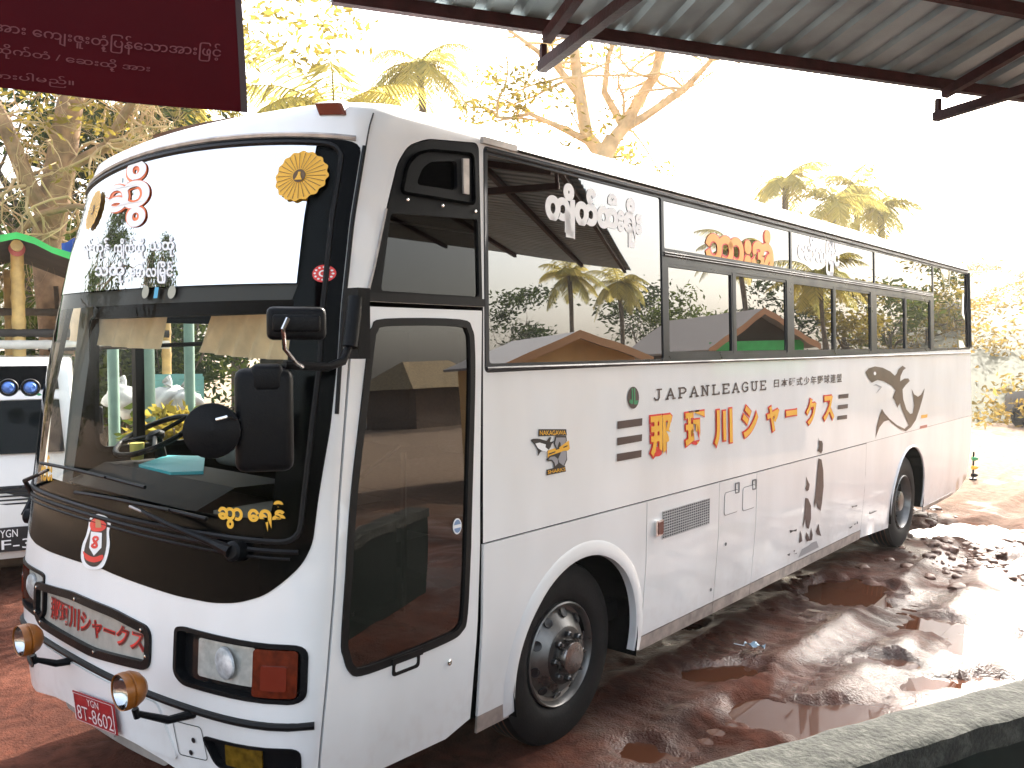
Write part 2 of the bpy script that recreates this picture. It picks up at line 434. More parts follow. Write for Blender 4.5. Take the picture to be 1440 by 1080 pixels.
def rim():
    P = []
    c0_ = corner_x(3.28); ns = int(math.ceil((11.24-c0_)/.16))
    for y in np.linspace(0, WID, 37): P.append(front(y, 3.28))
    for x in np.linspace(corner_x(3.28), 11.24, ns+1)[1:]: P.append(farside(x, 3.28))
    for y in np.linspace(WID-.08, .08, 20): P.append(rear(y, 3.28))
    for x in np.linspace(11.24, c0_, ns+1)[:-1]: P.append(side(x, 3.28))
    return P
RIM = rim(); cxr = 5.8
def zfr(d, z, x):
    f = max(0, min(1, (2.2-x)/1.4)); return 3.28+(z-3.28)*(1-f*(1-interp(d, [0, .03, .17, .55, 1.17], [.75, .62, .72, .90, 1])))
def roofring(d, z):
    o = []
    for x, y, _ in RIM:
        ky = 1-d/(HW-.07); dx = min(d*1.9, 1.0+d*.4); kx = 1-dx/5.4
        o.append((cxr+(x-cxr)*kx, HW+(y-HW)*ky, zfr(d, z, x)))
    return o
n = len(RIM); V = []
for d, z in ROOF: V += roofring(d, z)
Fs = [(i*n+k, i*n+(k+1) % n, (i+1)*n+(k+1) % n, (i+1)*n+k) for i in range(len(ROOF)-1) for k in range(n)]+[tuple((len(ROOF)-1)*n+k for k in range(n))]
body.add(V, Fs)
body.build('body_shell', WHITE, BUS, angle=46, weld=.0015)
def roofp(y, d, off=0):
    z = interp(d, [p[0] for p in ROOF], [p[1] for p in ROOF]); x, yy, _ = front(y, 3.28)
    z = zfr(d, z, x); ky = 1-d/(HW-.07); kx = 1-min(d*1.9, 1.0+d*.4)/5.4
    return (cxr+(x-cxr)*kx-off*.5, HW+(yy-HW)*ky, z+off*.87)
# underfloor, wells and lining
b = MB()
b.box((5.9, HW, .62), (10.2, 2.2, .12))
b.sheet(side, [(1.32, .42), (1.60, .42)]+arch(FC, .62, 185, -5)+[(2.86, .40), (7.1, .40), (7.1, 1.33), (1.32, 1.33)], (), .3, off=-.03)
for c, r in ((FC, .60), (RC, .635)):
    A = arch(c, r, 195, -15)
    for (x0, z0), (x1, z1) in zip(A[:-1], A[1:]): b.quad((x0, .02, z0), (x1, .02, z1), (x1, .75, z1), (x0, .75, z0))
    b.add([(x, .75, z) for x, z in A], [tuple(range(len(A)))])
b.box((.9, HW, .60), (1.0, 2.1, .1))
b.build('underframe', DRK, BUS)
b = MB()
b.box((6.6, HW, 1.30), (9.2, 2.36, .05)); b.box((6.0, HW, 3.27), (9.5, 2.25, .03))
b.sheet(farside, [(.44, 1.3), (2.06, 1.3), (2.06, 3.24), (.72, 3.24)], [farw], .3, off=-.03); b.quad((2.05, 2.44, 1.3), (11, 2.44, 1.3), (11, 2.40, 3.24), (2.05, 2.40, 3.24))
b.quad((11.1, .1, 1.3), (11.1, 2.4, 1.3), (11.1, 2.4, 3.2), (11.1, .1, 3.2))
b.box((1.2, 1.85, 1.12), (1.6, 1.1, .05)); b.box((1.95, .75, 1.22), (.05, 1.3, .20)); b.box((1.05, 1.27, .95), (1.7, .04, .7))
for k in range(3): b.box((1.05+.3*k, .65, .62+.2*k), (.32, 1.15, .04))
b.build('cabin_interior', LIN, BUS)
# ---------------- front mask, windscreen, film
b = MB(); b.sheet(front, mask, [gl], .07, off=.004, thick=.02); b.build('front_mask', BLK, BUS)
b = MB(); b.sheet(front, gl, (), .06, off=.001); WS = b.build('windscreen', GWS, BUS)
inner = fillet([(.19, 1.57), (WID-.14, 1.57), (WID-.10, 2.50), (.15, 2.50)], .06)
b = MB(); b.sheet(front, gl, [inner], .06, off=-.016); b.build('frit_border', BLK, WS)
film = [(.142, 2.535), (WID-.12, 2.55)]+[(y, ztop(y)-.03) for y in np.linspace(WID-.12, .142, 9)]
b = MB(); b.sheet(front, film, (), .06, off=.006); b.build('sun_strip_film', FILM, WS)
# rubber mouldings round the glass
g_ = dens(gl, .06)
b = MB(); b.tube([front(y, z, .006) for y, z in g_]+[front(*g_[0], .006)], .012, 6, cap=False); b.build('glass_seal', RUB, WS)
b = MB(); L = [(y, 1.458-.01*abs(y-HW)) for y in np.linspace(.075, WID-.05, 30)]
b.tube([front(y, z, .004) for y, z in L], .011, 6); L = [(y, 1.432-.012*abs(y-HW)) for y in np.linspace(.10, WID-.05, 30)]
b.tube([front(y, z, .003) for y, z in L], .007, 6); b.build('mask_moulding', RUB, BUS)
b = MB(); b.tube([front(y, ztop(y)+.012, .004) for y in np.linspace(.02, WID-.02, 40)], .012, 6); b.build('brow_moulding', STL, BUS)
b = MB(); b.tube([side(corner_x(z)+.004, z, .002) for z in np.linspace(2.0, 3.12, 20)], .010, 6); b.build('pillar_seal', RUB, BUS)
b = MB(); P_ = [side(corner_x(z)+.012, z, .0015) for z in np.linspace(2.0, 3.27, 24)]
for d, z in ROOF[:7]: x_, y_, _z = side(corner_x(3.28)+.02, 3.28); P_.append((x_+d*1.2, HW+(y_-HW)*(1-d/(HW-.07)), zfr(d, z, .9)+.004))
b.tube(P_[:24], .0035, 5); b.build('corner_seam', mat('gap_dark', (.02, .02, .02), .7), BUS)
# lettering on the film: rows of white, large orange glyph
def fbox(x0, y0, x1, y1, tilt=0):
    return [FU(x0, y0+tilt), FU(x1, y0), FU(x1, y1), FU(x0, y1+tilt)]
for w_, x0, x1, y0, y1 in (('ရန်ကုန်', 120, 157, 335, 364), ('ကျိုက်ထို', 163, 206, 335, 364), ('သထုံ', 213, 248, 334, 362), ('သထုံ', 136, 178, 369, 398), ('ေမာ်လြမိုင်', 186, 246, 368, 399)):
    b = MB(); lettering(b, w_, front, fbox(x0, y0, x1, y1, 1), .010, .035); b.build('route_lettering', WHS, WS)
b = MB(); lettering(b, 'ဆွိ်', front, fbox(152, 224, 214, 316, 14), .010, .07); b.build('route_glyph_outline', ORG, WS)
b = MB(); lettering(b, 'ဆွိ်', front, fbox(152, 224, 214, 316, 14), .013, .028); b.build('route_glyph', WHS, WS)
b = MB(); lettering(b, 'ဆွာ ေရနီ', front, fbox(308, 704, 402, 748, -5), .006, .045); b.build('yellow_lettering', YEL, WS)
b = MB(); lettering(b, 'ကင်း', front, fbox(61, 640, 77, 677), .012, .045); b.build('yellow_lettering', YEL, WS)
# fan stickers, round stickers
def fanpoly(cy, cz, r): return [(cy+r*(1+.035*math.cos(16*t))*math.cos(t), cz+r*(1+.035*math.cos(16*t))*math.sin(t)) for t in np.linspace(0, 2*math.pi, 97)[:-1]]
fy, fz = .185, FU(440, 249)[1]
for cy in (fy, FU(139, 285)[0]):
    b = MB(); b.sheet(front, fanpoly(cy, fz, .105), (), 1e4, off=.018); f = b.build('fan_sticker', YEL, WS)
    b = MB()
    for k in range(26):
        t = 2*math.pi*k/26; c, s = math.cos(t), math.sin(t)
        b.sheet(front, [(cy+.03*c-.0008*s, fz+.03*s+.0008*c), (cy+.03*c+.0008*s, fz+.03*s-.0008*c), (cy+.098*c+.0012*s, fz+.098*s-.0012*c), (cy+.098*c-.0012*s, fz+.098*s+.0012*c)], (), 1e4, off=.020)
    b.sheet(front, ell(cy, fz, .026, .028, 20), (), 1e4, off=.020); b.build('fan_ribs', mat('sticker_brown', (.10, .05, .01), .5), f)
    b = MB(); b.sheet(front, [(cy-.016, fz-.018), (cy+.016, fz-.018), (cy+.010, fz-.008), (cy+.006, fz+.004), (cy+.005, fz+.016), (cy-.005, fz+.016), (cy-.006, fz+.004), (cy-.010, fz-.008)], (), 1e4, off=.022); b.build('seated_figure_mark', YEL, f)
cy, cz = FU(455, 385)
b = MB(); b.sheet(front, ell(max(cy, .05), cz, .034, .036), (), 1e4, off=.006); f = b.build('round_sticker', KRD, WS)
b = MB()
for k in range(12):
    t = k*math.pi/6; b.sheet(front, ell(max(cy, .05)+.026*math.cos(t), cz+.026*math.sin(t), .004, .004, 8), (), 1e4, off=.0075)
b.sheet(front, ell(max(cy, .05), cz, .014, .014, 16), [ell(max(cy, .05), cz, .009, .009, 12)], 1e4, off=.0075); b.build('sticker_dots', WHS, f)
# small round lamps and blue tag on the dark bar under the film
for px in (206, 243):
    y, z = FU(px, 411); b = MB(); b.sheet(front, ell(y, z, .030, .030, 18), (), 1e4, off=.006); b.build('suction_cup', mat('old_rubber_cup', (.35, .34, .26), .4), WS)
y, z = FU(221, 411); b = MB(); b.sheet(front, [(y-.016, z-.028), (y+.016, z-.028), (y+.016, z+.028), (y-.016, z+.028)], (), 1e4, off=.005); b.build('toll_tag', mat('tag_blue', (.05, .35, .55), .4), WS)
b = MB(); b.sheet(front, [(.16, 2.47), (WID-.14, 2.47), (WID-.12, 2.55), (.142, 2.535)], (), .1, off=-.012); b.build('film_bar', mat('bar_brown', (.02, .012, .008), .5), WS)
# emblem on the mask
def zpoly(P, zoom): x0, y0, k = zoom; return [(x0+u/k, y0+v/k) for u, v in P]
Z2 = (0, 720, 3.0)
def fdec(name, P, m, off, parent, step=.05): b = MB(); b.sheet(front, FUL(P), (), step, off=off); return b.build(name, m, parent)
EM = fdec('emblem', smoothpoly(zpoly([(385, 25), (420, 8), (455, 20), (472, 45), (465, 85), (468, 140), (455, 200), (435, 235), (400, 242), (365, 232), (347, 195), (352, 140), (368, 100), (378, 60)], Z2)), WHS, .006, BUS)
fdec('emblem_black', smoothpoly(zpoly([(392, 32), (425, 18), (458, 38), (455, 80), (455, 140), (442, 195), (420, 225), (395, 230), (370, 215), (360, 185), (366, 140), (380, 100), (390, 65)], Z2), 3), DBK, .0075, EM)
fdec('emblem_cap', smoothpoly(zpoly([(388, 45), (420, 22), (455, 50), (450, 72), (425, 82), (395, 78)], Z2), 3), KRD, .009, EM)
fdec('emblem_band', zpoly([(412, 30), (432, 34), (438, 66), (412, 66)], Z2), mat('emblem_tan', (.45, .22, .10), .4), .0105, EM)
fdec('emblem_shield', zpoly([(392, 82), (438, 88), (436, 150), (404, 184), (384, 150)], Z2), WHS, .009, EM)
b = MB(); lettering(b, 'S', front, [FU(*q) for q in zpoly([(400, 98), (428, 102), (420, 156), (392, 152)], Z2)], .0105, .03)
b.sheet(front, FUL(zpoly([(392, 142), (424, 108), (428, 114), (396, 150)], Z2)), (), 1e4, off=.011); b.build('emblem_monogram', KRD, EM)
fdec('emblem_ribbon', smoothpoly(zpoly([(358, 165), (375, 178), (405, 190), (440, 180), (440, 200), (405, 212), (370, 200)], Z2), 3), KRD, .009, EM)
# ---------------- front sign
sh = lambda P, d: shrink(P, d)
def shrink(P, d):
    o = []; N = len(P); A = sum(P[i][0]*P[(i+1) % N][1]-P[(i+1) % N][0]*P[i][1] for i in range(N)); sg = 1 if A > 0 else -1
    for i in range(N):
        a = np.array(P[i-1]); p = np.array(P[i]); c = np.array(P[(i+1) % N])
        u = (p-a)/(np.linalg.norm(p-a)+1e-9); w = (c-p)/(np.linalg.norm(c-p)+1e-9)
        nn = np.array([-(u+w)[1], (u+w)[0]])*sg; nn /= np.linalg.norm(nn)+1e-9; k = max(.5, nn @ (np.array([-w[1], w[0]])*sg)); o.append(tuple(p+nn*d/k))
    return o
PNi = shrink(PN, .038)
b = MB(); b.sheet(front, PN, [PNi], .08, off=.012, thick=.05); SG = b.build('sign_frame', PLB, BUS)
b = MB(); b.sheet(front, shrink(PN, .02), (), .08, off=-.012); b.build('sign_board', mat('sign_board', (.36, .34, .30), .35, var=.12, scale=20), SG)
q = [(1.87, .995), (.84, 1.00), (.84, .90), (1.87, .885)]
q = [FU(70, 838), FU(202, 890), FU(201, 921), FU(69, 870)]
b = MB(); lettering(b, '那珂川シャークス', front, q, -.008, .045, .96); b.build('sign_lettering_outline', KRD, SG)
b = MB(); lettering(b, '那珂川シャークス', front, q, -.006, .004, .96); b.build('sign_lettering', mat('sign_dark_red', (.13, .012, .012), .4), SG)
for t in range(0, len(PN), 7):
    b = MB(); y, z = shrink(PN, .026)[t]; p = front(y, z, .012); b.lathe(p, (-1, 0, 0), [(0, .008), (.004, .008), (.006, .004), (.006, 0)], 10); b.build('sign_bolt', CHR, SG)
# ---------------- headlights
for side_, P in (('n', HL), ('f', mirr(HL))):
    mf = (lambda y, z, off=0: front(y, z, off)) if side_ == 'n' else (lambda y, z, off=0: front(WID-y, z, off))
    b = MB(); b.sheet(front, P, [shrink(P, .018)], .08, off=.008, thick=.06); b.sheet(front, shrink(P, .012), (), .08, off=-.04); H = b.build('headlight', PLB, BUS)
    a0, a1, am = max(hy0+.026, FU(438, 945)[0]), FU(272, 930)[0]-.06, FU(356, 940)[0]
    b = MB(); b.sheet(mf, rrect(am+.008, hz0+.055, a1+.06, hz1-.035, .015), (), .05, off=-.025); b.build('reflector', mat('lamp_reflector', (.50, .50, .46), .4, .2, var=.2, scale=30), H)
    c = mf((am+a1+.05)/2, (hz0+hz1)/2+.01, -.02); b = MB(); b.lathe(c, (-1, 0, 0), [(0, .085), (.012, .08), (.022, .06), (.026, .03), (.027, 0)], 28, .8); b.build('bulb_dish', mat('lamp_dish_front', (.62, .63, .64), .35, .25, var=.4, scale=25), H)
    b = MB(); b.sheet(mf, rrect(am+.008, hz0+.055, a1+.06, hz1-.035, .015), (), .05, off=.004); b.build('lens', CLR, H)
    b = MB(); b.sheet(mf, rrect(a0, hz0+.03, am, hz1-.03, .015), (), .05, off=.006, thick=.03); t_ = b.build('turn_signal', AMB, H)
    b = MB(); b.sheet(mf, rrect(a0+.03, hz0+.06, a0+.12, hz0+.16, .008), (), .05, off=.011, thick=.005); b.build('side_reflector', REDL, t_)
# ---------------- bumper fog lights, strip, valance
for P in (FGL, mirr(FGL)):
    b = MB(); b.sheet(front, P, [shrink(P, .012)], .08, off=.006, thick=.05); b.sheet(front, shrink(P, .008), (), .08, off=-.03); H = b.build('bumper_light', PLB, BUS)
    q = rrect(min(p[0] for p in P)+.13, .545, max(p[0] for p in P)-.11, .64, .01) if P is FGL else rrect(min(p[0] for p in P)+.11, .545, max(p[0] for p in P)-.13, .64, .01)
    b = MB(); b.sheet(front, q, (), .05, off=-.005, thick=.01); b.build('yellow_lens', mat('yellow_lens', (.12, .07, .006), .15, coat=.3, var=.4, scale=30), H)
b = MB(); S = [(y, .745+.016*math.sin(math.pi*y/WID)) for y in np.linspace(.0, WID, 40)]
b.tube([front(y, z, .004) for y, z in S], .016, 8)
b.build('bumper_strip', RUB, BUS)
b = MB()   # recessed tow bay in the middle of the bumper
b.sheet(front, fillet([(.60, .505), (WID-.50, .505), (WID-.62, .735), (.72, .735)], .04), (), .08, off=.010, thick=.012); b.build('tow_bay_panel', WHITE, BUS)
b = MB(); b.sheet(front, fillet([(.78, .40), (WID-.72, .40), (WID-.60, .52), (.66, .52)], .02), (), .1, off=-.05, thick=.02); b.build('lower_valance', mat('valance_grey', (.30, .28, .26), .5, var=.2), BUS)
for p in [(.52, .56), (.50, .62)]: b = MB(); b.sheet(front, ell(*p, .012, .012, 12), (), 1e4, off=.004); b.build('bumper_plug', DBK, BUS)
b = MB(); o_ = fillet([(.42, .545), (.60, .53), (.63, .68), (.45, .69)], .02); b.sheet(front, o_, [shrink(o_, .004)], .1, off=.0025); b.build('tow_cover_line', mat('gap_dark', (.02, .02, .02), .7), BUS)
# number plate
PL = [FU(112, 967), FU(170, 987), FU(173, 1038), FU(120, 1000)]
pb = [np.array(front(y, z, .035)) for y, z in PL]
o_ = pb[0]; ex = pb[1]-pb[0]; ey = pb[0]-pb[3]
pm = plane_map(o_, ex, ey*.5+(pb[1]-pb[2])*.5)
b = MB(); b.sheet(pm, [(0, -1), (1, -1), (1, 0), (0, 0)], (), 1e4, off=.0, thick=.004); PT = b.build('number_plate', mat('plate_red', (.30, .006, .012), .5), BUS, smooth=False)
wm_ = mat('plate_white', (.70, .55, .55), .5)
b = MB(); lettering(b, '8T-8602', pm, [(.08, -.42), (.94, -.42), (.94, -.90), (.08, -.90)], .003, -.004); lettering(b, 'YGN', pm, [(.36, -.10), (.64, -.10), (.64, -.34), (.36, -.34)], .003, 0)
e = rrect(.02, -.97, .98, -.03, .04); b.sheet(pm, e, [shrink(e, .018)], 1e4, off=.003)
b.build('plate_lettering', wm_, PT)
b = MB(); b.box(np.mean(pb, 0)+np.array([.05, 0, .03]), (.06, .30, .22)); b.build('plate_backing', mat('valance_grey', (.3, .28, .26), .5), PT)
# orange spot lamps on brackets
for px, pyy in ((30, 901), (172, 973)):
    c = tox(px, pyy, -.17)
    b = MB(); b.lathe(c, (1, 0, 0), [(-.012, .086), (-.016, .09), (.0, .094), (.022, .094), (.03, .086), (.035, .092), (.05, .092), (.085, .075), (.11, .045), (.118, 0)], 32, .80)
    SP = b.build('spot_lamp', mat('spot_orange', (.27, .085, .006), .4, coat=.15, var=.25, scale=20), BUS)
    b = MB(); b.lathe(c, (1, 0, 0), [(-.008, .085), (.02, .06), (.035, .02), (.036, 0)], 28, .80); b.build('dish', mat('lamp_dish', (.6, .62, .64), .1, 1), SP)
    b = MB(); b.lathe(c, (1, 0, 0), [(-.020, 0), (-.018, .05), (-.010, .085)], 28, .80); b.build('lens', CLR, SP)
    fx = front(float(c[1])-.05, .745)[0]
    b = MB(); b.tube([c+np.array([.05, 0, -.085]), c+np.array([.06, 0, -.125])], .014, 8)
    b.tube([c+np.array([.055, 0, -.105]), np.array([(c[0]+fx)/2+.04, c[1]-.03, .735]), np.array([fx+.03, c[1]-.06, .735])], [.012, .017, .02], 8); b.build('bracket', PLB, SP)
# roof lamps over the brow
def RU(px, py):
    best = None
    for y in np.linspace(.05, WID-.05, 120):
        for d in np.linspace(.005, .16, 60):
            p = np.array(roofp(y, d))-CO; z = p@BF; e = (720+FOC*(p@BR)/z-px)**2+(540-FOC*(p@BU)/z-py)**2
            if best is None or e < best[0]: best = (e, y, d)
    return best[1:]
R0, R1 = RU(226, 195), RU(342, 178)
b = MB(); b.sheet(roofp, fillet([(R0[0], R0[1]-.02), (R1[0], R1[1]-.02), (R1[0]+.05, R1[1]+.018), (R0[0]-.05, R0[1]+.015)], .015), (), .06, off=.024, thick=.05); b.build('roof_marker_light', mat('roof_lens_brown', (.10, .045, .02), .3, coat=.3, var=.3, scale=40), BUS)
R0, R1 = RU(452, 183), RU(487, 182)
b = MB(); b.sheet(roofp, fillet([(R0[0], R0[1]-.02), (R1[0], R1[1]-.02), (R1[0], R1[1]+.02), (R0[0], R0[1]+.02)], .01), (), .06, off=.018, thick=.05); b.build('roof_marker_light', mat('roof_lens_red', (.16, .03, .015), .3, coat=.3), BUS)
# ---------------- side glazing
def R_(x0, x1, z0, z1, r=.012): return rrect(x0, z0, x1, z1, r, 3)
P1 = fillet([(1.425, 2.19), (3.105, 2.19), (3.105, 3.215), (1.445, 3.215)], .02)
UPP = [R_(3.135, 5.165, 2.90, 3.205), R_(5.195, 7.275, 2.90, 3.21), R_(7.305, 9.43, 2.90, 3.215)]
END = fillet([(9.47, 2.235), (11.17, 2.245), (11.10, 3.22), (9.47, 3.215)], .015)
LOW = [(3.165, 4.105, 4.15, 5.085), (5.21, 6.15, 6.185, 7.165), (7.33, 8.325, 8.36, 9.32)]
LOWP = []
for a, b_, c, d in LOW: LOWP += [R_(a, b_, 2.215, 2.805, .02), R_(c, d, 2.215, 2.805, .02)]
holes = [P1]+UPP+[END]+LOWP
b = MB(); b.sheet(side, shrink(GLZ, .004), holes, .14, off=.004, thick=.03); b.build('window_frame', FRM, BUS)
k = 0
for P in [P1]+UPP+[END]:
    b = MB(); b.sheet(side, shrink(P, -.004), (), .3, off=-.004); b.build('window_pane', GSD, BUS)
for i, P in enumerate(LOWP):
    b = MB(); b.sheet(side, shrink(P, .022), (), .3, off=-.010); w = b.build('sliding_pane', GSD, BUS)
    b = MB(); b.sheet(side, shrink(P, -.003), [shrink(P, .020)], .2, off=-.002 if i % 2 else .002, thick=.02); b.build('sash', FRM, w)
b = MB()
for z, o in ((2.855, .008), (2.872, .006)): b.tube([side(x, z, o) for x in np.linspace(3.13, 9.44, 12)], .007, 6)
b.tube([side(x, 3.235, .008) for x in np.linspace(1.43, 11.15, 20)], .008, 6); b.tube([side(x, 2.165, .008) for x in np.linspace(1.40, 11.26, 20)], .010, 6)
b.build('window_rail', FRM, BUS)
b = MB(); b.tube([side(x, 3.272, .010) for x in np.linspace(1.42, 11.2, 20)], .010, 6); b.build('rain_gutter', RUB, BUS)
b = MB(); b.sheet(side, [(1.40, 3.262), (1.66, 3.262), (1.66, 3.295), (1.40, 3.295)], (), .1, off=.02, thick=.02); b.build('gutter_end_plate', STL, BUS)
b = MB(); b.sheet(farside, [(2.1, 2.2), (11.2, 2.2), (11.15, 3.2), (2.1, 3.2)], (), .4, off=.004); b.build('far_glazing', BLK, BUS)
b = MB(); b.sheet(farside, rrect(.58, 1.60, 1.97, 2.46, .07), [rrect(.63, 1.65, 1.92, 2.41, .05), ], .2, off=.006, thick=.03); b.box((.87, 2.47, 2.03), (.055, .05, .8)); b.build('driver_window_frame', RUB, BUS)
b = MB(); b.sheet(side, [(11.205, 2.235), (11.30, 2.235), (11.25, 3.25), (11.135, 3.25)], (), .2, off=.012, thick=.02)
for i in range(3): b.tube([side(11.19+.03*i, 2.25, .02), side(11.125+.03*i, 3.24, .02)], .008, 6)
b.build('rear_corner_louvre', FRM, BUS)
# quarter window over the door
b = MB(); q1 = [tuple(p) for p in fillet([(.735, 2.515), (.805, 2.855), (1.365, 2.89), (1.365, 2.515)], .02)]
q2 = fillet([(.855, 2.945), (.895, 3.08), (.96, 3.145), (1.05, 3.175), (1.345, 3.205), (1.345, 2.95)], .04)
q3 = fillet([(.96, 3.0), (1.0, 3.08), (1.06, 3.12), (1.23, 3.15), (1.23, 3.01)], .03)
b.sheet(side, shrink(QTR, .006), [q1, q3], .1, off=.002, thick=.03); QW = b.build('quarter_window', PLB, BUS)
b = MB(); b.sheet(side, shrink(q1, -.01), (), .2, off=-.010); b.build('pane', GQT, QW)
b = MB(); b.sheet(side, q2, [shrink(q2, .014)], .1, off=.012, thick=.012); b.sheet(side, shrink(q3, -.01), (), .2, off=-.02); b.build('recess_panel', BLK, QW)
b = MB(); b.sheet(side, [(1.262, 3.0), (1.300, 3.0), (1.305, 3.17), (1.262, 3.165)], (), .2, off=.012, thick=.012)
b.build('air_slot', STL, QW)
for p in [(.90, 2.925), (1.12, 2.925), (1.345, 2.925)]: b = MB(); b.lathe(side(*p, .004), (0, -1, 0), [(0, .009), (.005, .008), (.008, 0)], 10); b.build('screw', CHR, QW)
b = MB(); b.tube([side(.655+.0, 2.49, .006), side(.70, 2.62, .006), side(.775, 2.87, .006)], .006, 6); b.build('trim_strip', STL, QW)
b = MB(); b.sheet(side, [(.60, 2.468), (1.392, 2.468), (1.392, 2.505), (.62, 2.505)], (), .2, off=.012, thick=.012); b.build('drip_rail', RUB, BUS)
# ---------------- door
dz = [.42, .6, .72, .9, 1.2, 1.656, 2.1, 2.445]
DO = [(seam(z)+.004, z) for z in dz]
DO = DO+[(1.38, 2.448), (1.333, 1.54), (1.295, .45), (1.13, .405)]
DG = smoothpoly(SUL([(540, 448), (522, 460), (517, 480), (504, 590), (490, 720), (479, 890), (482, 925), (490, 945), (506, 950), (560, 931), (627, 903), (648, 888), (656, 862), (661, 750), (666, 560), (666, 490), (662, 462), (645, 449)]), 4)
DGi = shrink(DG, .034)
b = MB(); b.sheet(side, DO, [shrink(DG, .008)], .1, off=.003, thick=.02); DOOR = b.build('passenger_door', WHITE, BUS)
b = MB(); b.sheet(side, DG, [DGi], .1, off=.010, thick=.03); b.build('door_seal', RUB, DOOR)
b = MB(); b.sheet(side, shrink(DG, .03), (), .3, off=-.004); b.build('door_glass', GDR, DOOR)
hx, hz = SU(572, 930)
b = MB(); b.sheet(side, fillet([(hx-.09, hz-.045), (hx+.075, hz-.045), (hx+.075, hz+.02), (hx-.09, hz+.02)], .02), [fillet([(hx-.075, hz-.03), (hx+.06, hz-.03), (hx+.06, hz+.01), (hx-.075, hz+.01)], .015)], .1, off=.008, thick=.008)
b.sheet(side, [(hx-.10, hz+.012), (hx+.085, hz+.012), (hx+.085, hz+.04), (hx-.10, hz+.04)], (), .1, off=.016, thick=.014); b.build('handle', RUB, DOOR)
kx, kz = SU(631, 931); b = MB(); b.lathe(side(kx, kz, .003), (0, -1, 0), [(0, .016), (.006, .015), (.009, .008), (.007, 0)], 16); b.build('lock', CHR, DOOR)
sx, sz = SU(643, 740); b = MB(); b.sheet(side, ell(sx, sz, .030, .038, 20), (), 1e4, off=.0); f = b.build('round_sticker', WHS, DOOR)
b = MB(); b.sheet(side, ell(sx, sz, .024, .031, 20), [rrect(sx-.026, sz-.008, sx+.026, sz+.008, .003)], 1e4, off=.0015); b.build('sticker_print', mat('print_blue', (.18, .28, .45), .4), f)
b = MB(); b.tube([(1.15, .35, .95), (1.15, .35, 1.75)], .016, 10); b.tube([(.95, .5, .95), (.95, .5, 1.6), (1.3, .55, 1.75)], .016, 10); b.build('grab_rail', CHR, BUS)
# ---------------- lower flank: wheel panel, luggage doors
def lowpanel(name, P, m=WHITE): b = MB(); b.sheet(side, P, (), .14, off=.002, thick=.015); return b.build(name, m, BUS)
lowpanel('wheel_panel', [(1.352, .44), (1.352, 1.307), (2.868, 1.307), (2.868, .40), (2.80, .40)]+arch(FC, .60, -10, 190)+[(1.62, .44)])
LD = [(2.876, 3.846), (3.854, 4.466), (4.474, 6.985)]
DD = [lowpanel('luggage_door', [(a, .445), (c, .445), (c, 1.307), (a, 1.307)]) for a, c in LD]
for a, c in ((1.352, 1.60), (2.87, 3.846), (3.854, 4.466), (4.474, 6.985)): b = MB(); b.sheet(side, [(a, .352), (c, .352), (c, .438), (a, .438)], (), .12, off=.001, thick=.012); b.build('rocker_trim', STL, BUS)
b = MB(); b.sheet(side, [(9.22, .29), (10.6, .31), (10.6, .345), (9.22, .345)], (), .2, off=.006, thick=.01); b.build('rocker_trim', STL, BUS)
def flare(c, r0, r1, a0, a1, name, foot):
    b = MB(); n = 40; P = []
    for k in range(n+1):
        t = math.radians(a0+(a1-a0)*k/n); cs, sn = math.cos(t), math.sin(t)
        for r, o in ((r1, .001), (r1-.016, .007), (r0+.03, .012), (r0+.010, .011), (r0, .008), (r0, -.04)):
            z = c[1]+r*sn; x = c[0]+r*cs; P.append(side(x, z, o))
    F = [(i*6+j, i*6+j+1, (i+1)*6+j+1, (i+1)*6+j) for i in range(n) for j in range(5)]
    b.add(P, F); b.build(name, WHITE, BUS)
flare(FC, .585, .672, 192, -12, 'wheel_arch', .37)
b = MB(); A = arch(RC, .62, 194, -14); b.tube([side(x, z, .004) for x, z in A], .012, 6); b.build('wheel_arch', WHITE, BUS)
# vent grille, reflector, fuel flaps, small fittings
vz = [SU(*q) for q in [(931, 718), (997, 702), (996, 738), (931, 755)]]
vx0, vx1, vz0, vz1 = vz[0][0], vz[1][0], (vz[2][1]+vz[3][1])/2, (vz[0][1]+vz[1][1])/2
b = MB(); b.sheet(side, [(vx0, vz0), (vx1, vz0), (vx1, vz1), (vx0, vz1)], (), .3, off=.0035); VG = b.build('vent_grille', DBK, DD[0])
b = MB()
for i in range(11):
    z = vz0+(vz1-vz0)*i/10; b.sheet(side, [(vx0-.003, z-.003), (vx1+.003, z-.003), (vx1+.003, z+.003), (vx0-.003, z+.003)], (), 1e4, off=.008, thick=.003)
for i in range(23):
    x = vx0+(vx1-vx0)*i/22; b.sheet(side, [(x-.003, vz0), (x+.003, vz0), (x+.003, vz1), (x-.003, vz1)], (), 1e4, off=.0072, thick=.003)
b.build('grille_mesh', mat('grille_grey', (.45, .45, .45), .45, var=.15), VG)
rx, rz = SU(924, 742); b = MB(); b.sheet(side, rrect(rx-.045, rz-.05, rx+.045, rz+.05, .01), (), .2, off=.022, thick=.02); f = b.build('side_marker', CHR, DD[0])
b = MB(); b.sheet(side, rrect(rx-.02, rz-.04, rx+.038, rz+.04, .006), (), .2, off=.026, thick=.003); b.build('marker_lens', mat('marker_red', (.12, .03, .02), .2, coat=.4), f)
